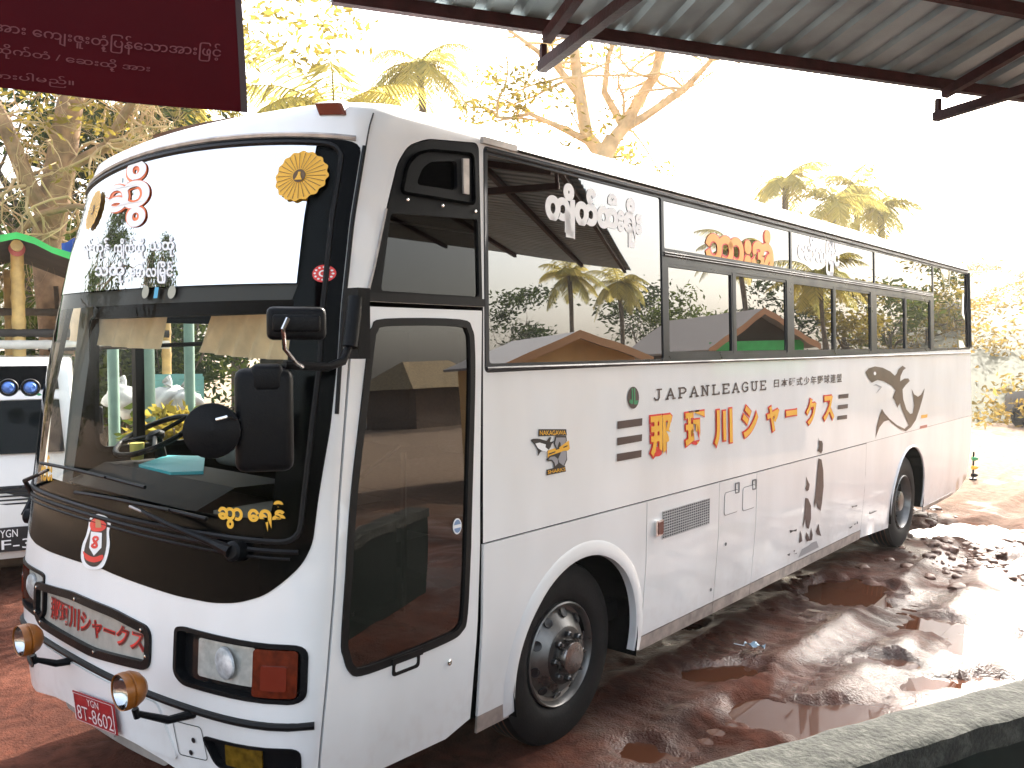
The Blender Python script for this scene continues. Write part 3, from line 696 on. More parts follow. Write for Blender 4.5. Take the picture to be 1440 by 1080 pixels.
for q in ([(1018, 692), (1038, 688), (1037, 720), (1018, 725)], [(1044, 685), (1061, 681), (1061, 714), (1043, 719)]):
    P = SUL(q); x0 = min(p[0] for p in P); x1 = max(p[0] for p in P); z0 = (P[2][1]+P[3][1])/2; z1 = (P[0][1]+P[1][1])/2
    b = MB(); o_ = rrect(x0, z0, x1, z1, .03); b.sheet(side, shrink(o_, .006), (), .2, off=.006, thick=.004); fl = b.build('fuel_flap', WHITE, DD[1])
    b = MB(); b.sheet(side, o_, [shrink(o_, .005)], .2, off=.0032); b.sheet(side, rrect(x1-.06, z0+.14, x1+.01, z0+.22, .01), [rrect(x1-.05, z0+.15, x1, z0+.21, .008)], .2, off=.008, thick=.004); b.build('flap_gap', mat('gap_grey', (.16, .16, .16), .6), fl)
for px, py in ((899, 873), (999, 829), (1020, 765), (1205, 735)): x, z = SU(px, py); b = MB(); b.lathe(side(x, z, .003), (0, -1, 0), [(0, .013), (.003, .012), (.003, .006), (0, .005)], 12); b.build('panel_plug', mat('gap_grey', (.16, .16, .16), .6), BUS)
# ---------------- wheels
TYR = mat('tyre_rubber', (.006, .006, .0065), .65, var=.5, scale=7, bump=.1, bscale=70, spec=.25)
RIMM = mat('wheel_steel', (.20, .195, .185), .36, .8, var=.4, scale=6, rvar=.12)
MUDT = mat('tyre_mud', (.10, .045, .028), .85, var=.4, scale=18)
def wheel(c, kind):
    c = np.array(c, float)
    b = MB(); b.lathe(c, (0, -1, 0), [(-.28, .30), (-.285, .40), (-.27, .49), (-.24, .515), (-.04, .520), (-.012, .505), (.0, .47), (.012, .42), (.012, .36), (.0, .315), (-.02, .298)], 64)
    W = b.build('wheel', TYR, BUS)
    b = MB()
    for k in range(4): b.lathe(c+np.array([0, .055+.05*k, 0]), (0, -1, 0), [(-.006, .512), (-.006, .5212), (.006, .5212), (.006, .512)], 64)
    b.build('tread_mud', MUDT, W)
    b = MB()
    if kind == 'front':
        b.lathe(c, (0, -1, 0), [(-.02, .299), (.006, .300), (.012, .292), (.004, .284), (-.03, .272), (-.035, .25), (-.01, .225), (.018, .180), (.030, .165), (.032, .10)], 56)
        b.build('rim', RIMM, W)
        for k in range(10):
            b = MB(); t = 2*math.pi*(k+.3)/10; h = c+np.array([.232*math.cos(t), .012, .232*math.sin(t)]); nrm = np.array([math.cos(t)*.55, -.83, math.sin(t)*.55]); b.lathe(h+nrm*.004, nrm, [(0, .029), (.006, .027), (.004, .020), (.003, 0)], 16); b.build('hand_hole', DBK, W)
        b = MB(); b.lathe(c, (0, -1, 0), [(.028, .168), (.036, .150), (.038, .095), (.040, .0)], 40); b.build('hub_plate', mat('hub_dark', (.06, .06, .06), .4, .8, var=.3), W)
        for k in range(8):
            b = MB(); t = 2*math.pi*k/8; b.lathe(c+np.array([.128*math.cos(t), -.036, .128*math.sin(t)]), (0, -1, 0), [(0, .019), (.025, .018), (.03, .012), (.045, .011), (.047, 0)], 6); b.build('wheel_nut', mat('nut_steel', (.12, .12, .12), .35, .9), W)
        b = MB(); b.lathe(c, (0, -1, 0), [(.03, .098), (.085, .094), (.095, .088), (.098, .07), (.098, .0)], 36); b.build('hub_cap', mat('hub_steel', (.22, .21, .20), .22, .95, rvar=.1, scale=8), W)
    else:
        b.lathe(c, (0, -1, 0), [(-.02, .299), (.006, .300), (.012, .292), (.004, .284), (-.06, .268), (-.15, .255), (-.165, .20), (-.14, .15), (-.08, .12), (-.02, .11), (-.01, .09), (-.01, 0)], 56)
        b.build('rim', RIMM, W)
wf = toy(789, 922, .135); wr = toy(1269, 705.5, .075)
wheel((wf[0], .135, .505), 'front'); wheel((wr[0], .075, .51), 'rear')
for x, y in ((wf[0], 2.10), (wr[0], 2.12)): b = MB(); b.lathe((x, y+.28, .505), (0, 1, 0), [(-.28, .30), (-.27, .49), (-.24, .515), (-.04, .520), (0, .47), (.012, .40), (0, .30), (-.1, .25), (-.1, 0)], 40); b.build('far_wheel', TYR, BUS)
# ---------------- livery on the flank
def sdec(name, P, m, off=.005, parent=None, step=1e4): b = MB(); b.sheet(side, SUL(P), (), step, off=off); return b.build(name, m, parent or BUS)
Z4 = (860, 500, 5.538); Z5 = (1080, 480, 5.538); Z8 = (1080, 600, 5.4); Z6 = (720, 580, 9.82)
for P in ([(42, 512), (236, 487), (234, 545), (42, 572)], [(40, 640), (234, 612), (232, 665), (40, 700)], [(38, 765), (230, 735), (228, 790), (38, 825)]): b = MB(); b.sheet(side, SUL(zpoly(P, Z4)), (), 1e4, off=.004); b.build('brown_bar', BRN, BUS)
for P in ([(548, 415), (625, 407), (622, 440), (546, 447)], [(543, 497), (620, 488), (618, 520), (541, 530)], [(538, 582), (614, 572), (612, 603), (536, 613)]): b = MB(); b.sheet(side, SUL(zpoly(P, Z5)), (), 1e4, off=.004); b.build('brown_bar', BRN, BUS)
sdec('yellow_bar', zpoly([(1190, 575), (1240, 567), (1238, 592), (1190, 600)], Z5), KYE, .004); sdec('salmon_bar', zpoly([(1183, 660), (1238, 648), (1236, 670), (1180, 682)], Z5), mat('decal_salmon', (.45, .14, .10), .4), .004)
def cbox(u0, v0, u1, v1, zoom):
    (x0, y0), (x1, y1) = zpoly([(u0, v0), (u1, v1)], zoom); xm, ym = (x0+x1)/2, (y0+y1)/2
    a, c, t, d = SU(x0, ym)[0], SU(x1, ym)[0], SU(xm, y0+2)[1], SU(xm, y1-2)[1]; return [(a, t), (c, t), (c, d), (a, d)]
CH = [('那', cbox(302, 465, 458, 770, Z4)), ('珂', cbox(572, 438, 712, 718, Z4)), ('川', cbox(798, 418, 928, 690, Z4)), ('シ', cbox(1018, 388, 1127, 632, Z4)), ('ャ', cbox(1208, 392, 1292, 590, Z4)), ('ー', cbox(137, 533, 216, 580, Z5)), ('ク', cbox(294, 445, 366, 650, Z5)), ('ス', cbox(428, 420, 502, 615, Z5))]
for ch, q in CH:
    b = MB(); c_ = MB()
    lettering(b, ch, side, q, .005, .075, grow=1); lettering(c_, ch, side, q, .009, .034, grow=1)
    c_.build('character_fill', KYE, b.build('team_name_character', KRD, BUS))
# slab lettering: strokes with serifs
SL = {'J': [[(.62, 1), (.62, .25), (.5, .05), (.25, .05), (.12, .25)], [(.38, 1), (.86, 1)]], 'A': [[(.12, 0), (.5, 1), (.88, 0)], [(.25, .36), (.75, .36)], [(0, .03), (.26, .03)], [(.74, .03), (1, .03)]],
 'P': [[(.22, 0), (.22, 1)], [(.05, .97), (.65, .97), (.86, .8), (.86, .62), (.65, .46), (.22, .46)], [(.05, .03), (.42, .03)]], 'N': [[(.2, 0), (.2, 1), (.8, 0), (.8, 1)], [(.03, .03), (.38, .03)], [(.62, .97), (.97, .97)], [(.03, .97), (.25, .97)]],
 'L': [[(.25, 1), (.25, .03), (.92, .03), (.92, .22)], [(.06, .97), (.46, .97)], [(.06, .03), (.3, .03)]], 'E': [[(.22, 0), (.22, 1)], [(.05, .97), (.88, .97), (.88, .78)], [(.22, .5), (.66, .5)], [(.05, .03), (.9, .03), (.9, .24)]],
 'G': [[(.85, .8), (.65, .97), (.35, .97), (.12, .72), (.12, .28), (.35, .03), (.65, .03), (.86, .2), (.86, .45), (.55, .45)]], 'U': [[(.2, 1), (.2, .25), (.38, .04), (.62, .04), (.8, .25), (.8, 1)], [(.03, .97), (.38, .97)], [(.62, .97), (.97, .97)]]}
def slab(name, m, word, quad, off, w=.15, gap=.32):
    TL, TR, BR_, BL = [np.array(q) for q in quad]; n = len(word); tot = n+(n-1)*gap; asp = 1.0
    for i, ch in enumerate(word):
        mb = MB()
        for st in SL[ch]:
            for (ax, ay), (bx, by) in zip(st[:-1], st[1:]):
                d = np.array([bx-ax, by-ay]); l = np.linalg.norm(d); d /= l; nn = np.array([-d[1], d[0]])*w/2; e = d*w*.3
                Q = [np.array([ax, ay])-e+nn, np.array([bx, by])+e+nn, np.array([bx, by])+e-nn, np.array([ax, ay])-e-nn]
                P = []
                for q in Q:
                    u = (i*(1+gap)+q[0])/tot; v = q[1]; p = (BL*(1-u)+BR_*u)*(1-v)+(TL*(1-u)+TR*u)*v; P.append(side(p[0], p[1], off+.0001*(i % 2)))
                mb.quad(*P)
        mb.build(name, m, BUS, smooth=False)
q = SUL(zpoly([(320, 268), (1203, 194), (1203, 264), (320, 352)], Z4)); slab('league_letter', BRN, 'JAPANLEAGUE', q, .004)
b = MB(); lettering(b, '日本硬式少年野球連盟', side, SUL(zpoly([(45, 295), (572, 250), (572, 318), (45, 360)], Z5)), .004, .012, 1.25); b.build('league_lettering', BRN, BUS)
c0 = SU(*zpoly([(165, 328)], Z4)[0]); rxx = SU(*zpoly([(210, 328)], Z4)[0])[0]-c0[0]; rzz = c0[1]-SU(*zpoly([(165, 414)], Z4)[0])[1]
b = MB(); b.sheet(side, ell(*c0, rxx, rzz), (), 1e4, off=.004); f = b.build('league_badge', BRN, BUS)
b = MB(); X, Zc = c0
for P in ([(-.75, -.35), (-.45, -.55), (-.08, -.55), (-.08, .85), (-.3, .85), (-.3, -.2), (-.6, -.1)], [(.08, .85), (.3, .85), (.3, -.28), (.82, -.28), (.62, -.62), (.08, -.62)]): b.sheet(side, [(X+u*rxx, Zc+v*rzz) for u, v in P], (), 1e4, off=.006)
b.build('badge_letters', GRN, f)
# big shark
sh1 = zpoly([(755, 240), (780, 210), (830, 195), (890, 205), (950, 235), (985, 268), (1000, 250), (1015, 215), (1045, 190), (1072, 208), (1050, 225), (1030, 270), (1025, 312), (1060, 290), (1090, 288), (1102, 308), (1070, 340), (1045, 375), (1050, 450), (1075, 530), (1105, 565), (1125, 560), (1135, 500), (1128, 430), (1115, 370), (1135, 412), (1165, 432), (1190, 415), (1218, 365), (1205, 430), (1180, 520), (1150, 610), (1110, 670), (1070, 700), (1020, 680), (960, 635), (940, 612), (900, 625), (865, 670), (835, 750), (845, 660), (865, 580), (885, 525), (905, 560), (940, 600), (1000, 650), (1060, 680), (1092, 655), (1070, 600), (1040, 530), (1025, 480), (1005, 515), (985, 460), (968, 440), (990, 380), (960, 345), (900, 310), (850, 300), (805, 322), (780, 290)], Z5)
BSH = sdec('shark_decal', sh1, mat('shark_brown', (.075, .042, .03), .3, var=.25, scale=4), .004)
sdec('shark_eye', ell(*zpoly([(828, 250)], Z5)[0], 1.7, 2.6, 14), WHS, .006, BSH)
sdec('shark_mouth', zpoly([(815, 345), (840, 332), (885, 355), (865, 378), (838, 408), (858, 375), (876, 360), (842, 342)], Z5), GRY, .004, BSH)
# penguins
b = MB()
for P in ([(378, 80), (385, 105), (405, 108), (412, 130), (410, 180), (398, 205), (385, 190), (370, 185), (383, 150)], [(378, 240), (402, 250), (415, 330), (418, 450), (405, 580), (395, 640), (370, 615), (364, 560), (350, 620), (345, 580), (358, 480), (368, 350)], [(380, 735), (387, 790), (400, 830), (370, 820), (358, 795)]): b.sheet(side, SUL(zpoly(P, Z8)), (), 1e4, off=.006)
f = b.build('penguin_decal', BRN, BUS)
b = MB()
for P in ([(285, 378), (295, 405), (312, 440), (305, 480), (290, 490), (278, 470), (288, 440)], [(278, 540), (300, 545), (322, 600), (322, 700), (305, 775), (288, 770), (276, 700), (262, 770), (260, 740), (272, 660)], [(285, 800), (300, 820), (312, 862), (290, 872), (280, 845)], [(238, 785), (250, 820), (255, 868), (230, 885), (235, 850)], [(322, 765), (335, 820), (330, 860), (308, 868), (315, 820)]): b.sheet(side, SUL(zpoly(P, Z8)), (), 1e4, off=.006)
b.build('penguin_decal', BRN, BUS)
sdec('grey_rock_decal', zpoly([(225, 995), (255, 930), (300, 905), (330, 880), (365, 868), (382, 915)], Z8), GRY, .0045)
b = MB()
for P in ([(160, 785), (190, 786), (215, 776), (212, 794), (185, 795), (165, 808)], [(140, 972), (165, 960), (158, 982)], [(188, 944), (202, 934), (198, 950)], [(196, 966), (215, 956), (214, 964)], [(630, 603), (652, 602), (675, 594), (672, 606), (650, 607), (636, 616)], [(612, 766), (638, 752), (634, 762), (618, 774)], [(648, 742), (662, 730), (658, 746)], [(762, 662), (770, 640), (773, 655), (820, 636), (820, 642), (775, 662)]): b.sheet(side, SUL(zpoly(P, Z8)), (), 1e4, off=.005)
b.build('small_birds_decal', DBK, BUS)
# team badge behind the door
b = MB(); b.sheet(side, SUL(zpoly([(357, 230), (742, 230), (750, 318), (355, 328)], Z6)), (), 1e4, off=.004); b.sheet(side, SUL(zpoly([(468, 790), (560, 768), (600, 725), (640, 705), (690, 740), (725, 738), (738, 815), (470, 868)], Z6)), (), 1e4, off=.004)
b.sheet(side, SUL(smoothpoly(zpoly([(250, 385), (290, 362), (380, 365), (470, 390), (500, 345), (535, 345), (515, 405), (575, 395), (540, 435), (525, 480), (490, 520), (475, 548), (420, 535), (385, 545), (345, 605), (350, 535), (300, 440)], Z6), 2)), (), 1e4, off=.0045); TB = b.build('team_badge', DBK, BUS)
b = MB(); b.sheet(side, SUL(zpoly([(590, 322), (740, 322), (748, 390), (725, 430), (745, 540), (752, 650), (708, 750), (570, 755), (560, 700), (535, 668), (490, 675), (462, 655), (500, 600), (600, 500), (565, 430)], Z6)), (), 1e4, off=.005); b.build('badge_outline', DBK, TB)
b = MB(); b.sheet(side, SUL(zpoly([(600, 345), (730, 345), (735, 395), (715, 430), (735, 540), (740, 640), (700, 735), (640, 690), (625, 640), (660, 560), (660, 420), (640, 400), (610, 500), (580, 430)], Z6)), (), 1e4, off=.006)
b.sheet(side, SUL(zpoly([(490, 650), (520, 612), (580, 605), (620, 640), (625, 700), (585, 740), (572, 690), (540, 652)], Z6)), (), 1e4, off=.006); b.build('badge_letter', mat('badge_grey', (.27, .27, .29), .4), TB)
b = MB(); b.sheet(side, SUL(zpoly([(480, 525), (585, 490), (590, 520), (640, 500), (640, 480), (770, 385), (785, 500), (760, 525), (700, 530), (500, 600), (480, 630)], Z6)), (), 1e4, off=.007)
lettering(b, 'NAKAGAWA', side, SUL(zpoly([(372, 248), (730, 248), (738, 308), (372, 315)], Z6)), .006, .01); lettering(b, 'SHARKS', side, SUL(zpoly([(482, 802), (722, 755), (728, 805), (482, 850)], Z6)), .006, .01); b.build('badge_yellow', KYE, TB)
b = MB(); b.sheet(side, SUL(zpoly([(490, 565), (580, 532), (582, 548), (492, 582)], Z6)), (), 1e4, off=.009); b.sheet(side, SUL(zpoly([(690, 475), (748, 450), (748, 465), (692, 490)], Z6)), (), 1e4, off=.009); b.build('badge_bars', DBK, TB)
b = MB(); b.sheet(side, SUL(zpoly([(310, 428), (370, 415), (455, 440), (450, 480), (490, 510), (468, 545), (400, 528), (345, 490)], Z6)), (), 1e4, off=.006); b.build('badge_belly', WHS, TB)
# lettering on the side glass
b = MB(); lettering(b, 'ကျိုက်ထီးရိုး', side, SUL([(767, 250), (903, 282), (903, 352), (767, 330)]), -.001, .075); b.build('window_lettering', WHS, BUS)
b = MB(); lettering(b, 'ေမာ်လြမိုင်', side, SUL([(1122, 326), (1181, 340), (1181, 390), (1122, 380)]), -.001, .055); b.build('window_lettering', WHS, BUS)
q = SUL([(992, 308), (1088, 325), (1088, 385), (992, 368)])
b = MB(); lettering(b, 'ဘားအံ', side, q, -.002, .075); b.build('window_lettering_outline', mat('sticker_red', (.75, .04, .02), .45), BUS)
b = MB(); lettering(b, 'ဘားအံ', side, q, .001, .045); b.build('window_lettering', mat('sticker_amber', (.85, .35, .03), .45), BUS)
b = MB(); b.sheet(side, [(4.0, 3.02), (4.06, 3.02), (4.06, 3.1), (4.0, 3.1)], (), 1e4, off=.0)
# ---------------- mirrors (on a post at the front corner)
D = 3.15
def mp_(px, py, k=D): return tod(px, py, k)
b = MB(); b.tube([mp_(500, 418, 3.42), mp_(496, 455, 3.40), mp_(492, 488, 3.38)], .030, 12); b.box(np.array(mp_(502, 455, 3.45)), (.06, .09, .28)); b.tube([mp_(490, 488, 3.38), mp_(482, 508, 3.34), mp_(462, 516, 3.28), mp_(400, 513, 3.15)], .017, 10); b.build('mirror_arm', PLB, BUS)
fx_ = np.array([BR[0], BR[1], 0]); fx_ /= np.linalg.norm(fx_); fy_ = np.array([BF[0], BF[1], 0]); fy_ /= np.linalg.norm(fy_)
yaw_ = math.radians(14); ax = np.array([fx_*math.cos(yaw_)+fy_*math.sin(yaw_), -fx_*math.sin(yaw_)+fy_*math.cos(yaw_), [0, 0, 1.]])
b = MB(); b.box(mp_(372, 590), (.205, .11, .375), ax, .035); b.box(np.array(mp_(376, 531)), (.11, .125, .10), ax, .02); MR = b.build('main_mirror', PLB, BUS)
b = MB(); b.box(np.array(mp_(372, 590))+ax[1]*.058, (.165, .004, .33), ax); b.build('mirror_glass', CHR, MR)
c = mp_(298, 606, 3.05); b = MB(); nv = -BF+.25*BR; b.lathe(c, nv, [(-.03, .0), (-.03, .09), (-.01, .099), (.01, .097), (.022, .07), (.028, .0)], 32); RM = b.build('round_mirror', PLB, BUS)
b = MB(); b.tube([mp_(304, 590, 3.0), mp_(318, 586, 3.0), mp_(340, 592, 3.1)], .006, 8); b.build('stalk', CHR, RM)
b = MB(); b.box(mp_(417, 455, 3.0), (.20, .06, .115), ax, .022); b.box(np.array(mp_(417, 455, 3.0))-ax[1]*.03, (.16, .02, .06), ax, .01); SM = b.build('kerb_mirror', PLB, BUS)
b = MB(); b.tube([np.array(mp_(405, 448, 2.95)), mp_(398, 462, 2.93), mp_(400, 490, 2.98), mp_(416, 510, 3.10), mp_(425, 516, 3.15)], .008, 8); b.build('stalk', CHR, SM)
# ---------------- wipers
def wip(arm, blade, piv):
    b = MB(); A = [np.array(front(*FU(*q), o)) for q, o in zip(arm, (.05, .07, .05))]; b.tube(A, [.016, .012, .008], 8)
    p = np.array(front(*FU(*piv), .0)); b.lathe(p, np.array(front(*FU(*piv), .1))-p, [(0, .045), (.05, .042), (.06, .03), (.062, 0)], 20)
    e = np.array(front(*FU(*piv), .055)); b.tube([e, A[0]], [.028, .018], 8)
    w = b.build('wiper', PLB, BUS)
    b = MB(); B = [np.array(front(*FU(*q), .022)) for q in blade]; b.tube(B, .009, 6); b.tube([p_+np.array([-.02, 0, .006]) for p_ in B[1:-1]], .006, 6); b.build('blade', RUB, w)
    b = MB(); b.tube([np.array(front(*FU(*q), .06)) for q in arm[1:]], .006, 6); b.build('arm_highlight', STL, w)
wip([(312, 762), (255, 735), (200, 711)], [(112, 692), (160, 700), (200, 708), (250, 718), (296, 729)], (338, 774))
wip([(30, 690), (55, 676), (82, 661)], [(64, 651), (110, 660), (160, 672), (210, 685)], (22, 692))
# ---------------- cab seen through the windscreen
CURT = mat('curtain_tan', (.78, .62, .40), .85, var=.15, scale=10)
def curtain(q, x):
    TL, TR, BR_, BL = [np.array(tox(*p, x)) for p in q]; b = MB(); n = 36; m_ = 6; V = []
    for j in range(m_+1):
        for i in range(n+1):
            u, v = i/n, j/m_; p = (TL*(1-u)+TR*u)*(1-v)+(BL*(1-u)+BR_*u)*v; p = p+np.array([.014*math.sin(u*38+v*2)*(.4+v), 0, -.012*math.sin(u*3.1)*v]); V.append(p)
    b.add(V, [(j*(n+1)+i, j*(n+1)+i+1, (j+1)*(n+1)+i+1, (j+1)*(n+1)+i) for j in range(m_) for i in range(n)]); b.build('sun_curtain', CURT, BUS)
curtain([(95, 420), (238, 428), (222, 491), (95, 478)], .62)
curtain([(300, 436), (435, 440), (424, 506), (276, 494)], .66)
b = MB(); b.box((.60, HW, 2.47), (.10, 2.2, .09)); b.tube([tox(70, 492, .75), tox(420, 478, .75)], .012, 8); b.build('curtain_rail', LIN, BUS)
b = MB(); L = [(.40, 1.48), (.62, 1.57), (.95, 1.56), (1.05, 1.40)]
for i in range(len(L)-1):
    for y0, y1 in ((1.0, 2.40),): b.quad((L[i][0], y0, L[i][1]), (L[i][0], y1, L[i][1]), (L[i+1][0], y1, L[i+1][1]), (L[i+1][0], y0, L[i+1][1]))
b.box((.62, 1.25, 1.28), (.6, 2.2, .35)); b.build('dashboard', mat('dash_grey', (.014, .013, .012), .7, var=.3, spec=.2), BUS)
b = MB(); b.box((.72, .55, 1.47), (.5, .8, .03)); b.box((.95, .8, 1.25), (.03, .5, .5)); b.build('door_well_cover', mat('well_beige', (.16, .14, .11), .7, var=.2), BUS)
mt = [tox(196, 652, .70), tox(232, 641, .80), tox(288, 641, .80), tox(286, 664, .68), tox(240, 664, .66)]
b = MB(); z = 1.585; P = [toz(195, 653, z), toz(235, 640, z), toz(288, 641, z), toz(286, 662, z), toz(240, 664, z)]; b.add([tuple(p) for p in P]+[tuple(p-np.array([0, 0, .02])) for p in P], [(0, 1, 2, 3, 4)]+[(i, (i+1) % 5, (i+1) % 5+5, i+5) for i in range(5)]); b.build('turquoise_dash_mat', mat('mat_turquoise', (.03, .32, .36), .6), BUS)
tag(BUS.children[-1], '', ''); 
for k_ in ('label', 'category'): del BUS.children[-1][k_]
c = toz(193, 646, 1.585); b = MB(); b.lathe(c, (0, 0, 1), [(0, .035), (.07, .042), (.10, .042), (.10, 0)], 20); b.build('yellow_cup', mat('cup_yellow', (.55, .45, .10), .5), BUS)
# steering wheel and driver's seat
c = np.array(tox(218, 612, .88)); ax1 = np.array([0, 1, 0.]); nrm = np.array([-.42, 0, .9]); ax2 = np.cross(nrm, ax1); ax2 /= np.linalg.norm(ax2)
b = MB(); b.tube([c+.24*(math.cos(t)*ax1+math.sin(t)*ax2) for t in np.linspace(0, 2*math.pi, 41)], .017, 8, cap=False)
for t in (.5, 2.6, 4.7): b.tube([c, c+.24*(math.cos(t)*ax1+math.sin(t)*ax2)], .014, 6)
b.lathe(c-nrm*.03, nrm, [(0, .05), (.03, .06), (.05, .04), (.055, 0)], 16); b.tube([c-nrm*.03, c-nrm*.5+np.array([-.1, 0, 0])], .035, 8); b.build('steering_wheel', PLB, BUS)
sy = 1.85
b = MB(); b.box((1.55, sy, 1.95), (.14, .50, .62), bev=.05); b.box((1.40, sy, 1.60), (.50, .50, .15), bev=.05); b.build('driver_seat', mat('seat_grey', (.10, .10, .09), .9, var=.3), BUS)
b = MB(); b.box((1.60, sy, 2.36), (.10, .32, .22), bev=.04); b.box((1.55, sy, 2.02), (.02, .52, .10)); b.build('headrest', mat('seat_cover', (.24, .24, .21), .9), BUS.children[-1])
for r_ in range(7):
    for y in (.48, .95, 1.60, 2.05): b = MB(); b.box((2.6+r_*.95, y, 2.0), (.14, .42, .75), bev=.04); b.box((2.4+r_*.95, y, 1.66), (.45, .42, .14), bev=.04); b.build('passenger_seat', mat('seat_dark', (.05, .04, .045), .9), BUS)
# ------------------------------------------------------------------ yard: mud, puddles
from mathutils import noise as NZ
RND = random.Random(7)
def fbm(x, y, s, seed=0, o=4):
    v = 0; a = 1; t = 0
    for k in range(o): v += a*NZ.noise(Vector((x*s, y*s, seed+k*7.3))); t += a; a *= .5; s *= 2.03
    return v/t
PUD = [(1187, 831, 66, 17), (1215, 845, 40, 10), (1305, 880, 42, 14), (1065, 997, 38, 15), (1138, 1008, 72, 22), (1345, 745, 66, 11), (890, 1054, 34, 18), (1005, 945, 62, 12), (1440, 790, 50, 10), (1410, 905, 60, 20), (1240, 930, 40, 9), (1360, 960, 70, 12), (960, 880, 34, 8), (1520, 830, 60, 14)]
PW = []
for cx_, cy_, hw, hh in PUD:
    c = toz(cx_, cy_, -.03); a = toz(cx_-hw, cy_, -.03); b_ = toz(cx_, cy_+hh, -.03); PW.append((c, (a-c)[:2], (b_-c)[:2]))
PW.append((np.array([-2.2, 6.5, 0]), np.array([.7, .1]), np.array([.1, .6])))
CLODS = [(1330, 778, .8), (1400, 792, .7), (1290, 722, .5), (1430, 775, .8)]
def ground_h(x, y):
    near = max(0, 1-max(0, math.hypot(x-4, y-1)-9)/14)
    h = .012*fbm(x, y, .45, 3)+near*(.020*fbm(x, y, 1.7, 11)+.019*fbm(x, y, 6, 5))
    if -2.6 < y < .9:     # wheel ruts left along the coach, with tread ribs
        for yc, w, dep in ((-.55+.10*math.sin(x*.7), .16, .044), (-1.12+.14*math.sin(x*.5+1), .15, .046), (.02, .20, .02)):
            d = abs(y-yc); g = math.exp(-(d/w)**2)
            h -= dep*g*near; h += .018*near*math.exp(-((d-w*1.7)/.07)**2)
            if d < w*1.1: h += .012*near*math.sin(x*42+8*d)*max(0, fbm(x, y, .9, 40)+.4)
    for c, A, B in PW:
        q = np.array([x-c[0], y-c[1]])
        if abs(q[0])+abs(q[1]) > 3: continue
        det = A[0]*B[1]-A[1]*B[0]; u = (q[0]*B[1]-q[1]*B[0])/det; v = (A[0]*q[1]-A[1]*q[0])/det
        r = math.hypot(u, v)+.8*fbm(x, y, 3.0, 21)+.35*fbm(x, y, 11, 33)
        if r < 1.35:
            t = min(1, max(0, (1.35-r)/.5)); h = h*(1-.7*t)-.072*t
    for px, r0 in ((wf[0], .5), (wr[0], .5)):
        d = math.hypot(x-px, (y-.25)*1.3)
        if d < .7: h = h*max(0, min(1, (d-.3)/.4))-.004
    return h
xs = [-400, -200, -100, -60, -40, -28, -20, -14, -10, -7.5, -6]+list(np.arange(-5, 0, .12))+list(np.arange(0, 8, .045))+list(np.arange(8, 15, .09))+[15.5, 16.5, 18, 20, 23, 27, 32, 40, 55, 80, 120, 200, 400]
ys = [-400, -200, -100, -60, -40, -30, -22, -16, -12, -9, -7, -5.5, -4.5]+list(np.arange(-3.6, 1.2, .045))+list(np.arange(1.2, 9, .15))+[9.5, 11, 13, 16, 20, 26, 34, 45, 60, 90, 150, 400]
V = [(x, y, ground_h(x, y)) for y in ys for x in xs]; nx = len(xs)
b = MB(); b.add(V, [(j*nx+i, j*nx+i+1, (j+1)*nx+i+1, (j+1)*nx+i) for j in range(len(ys)-1) for i in range(nx-1)])
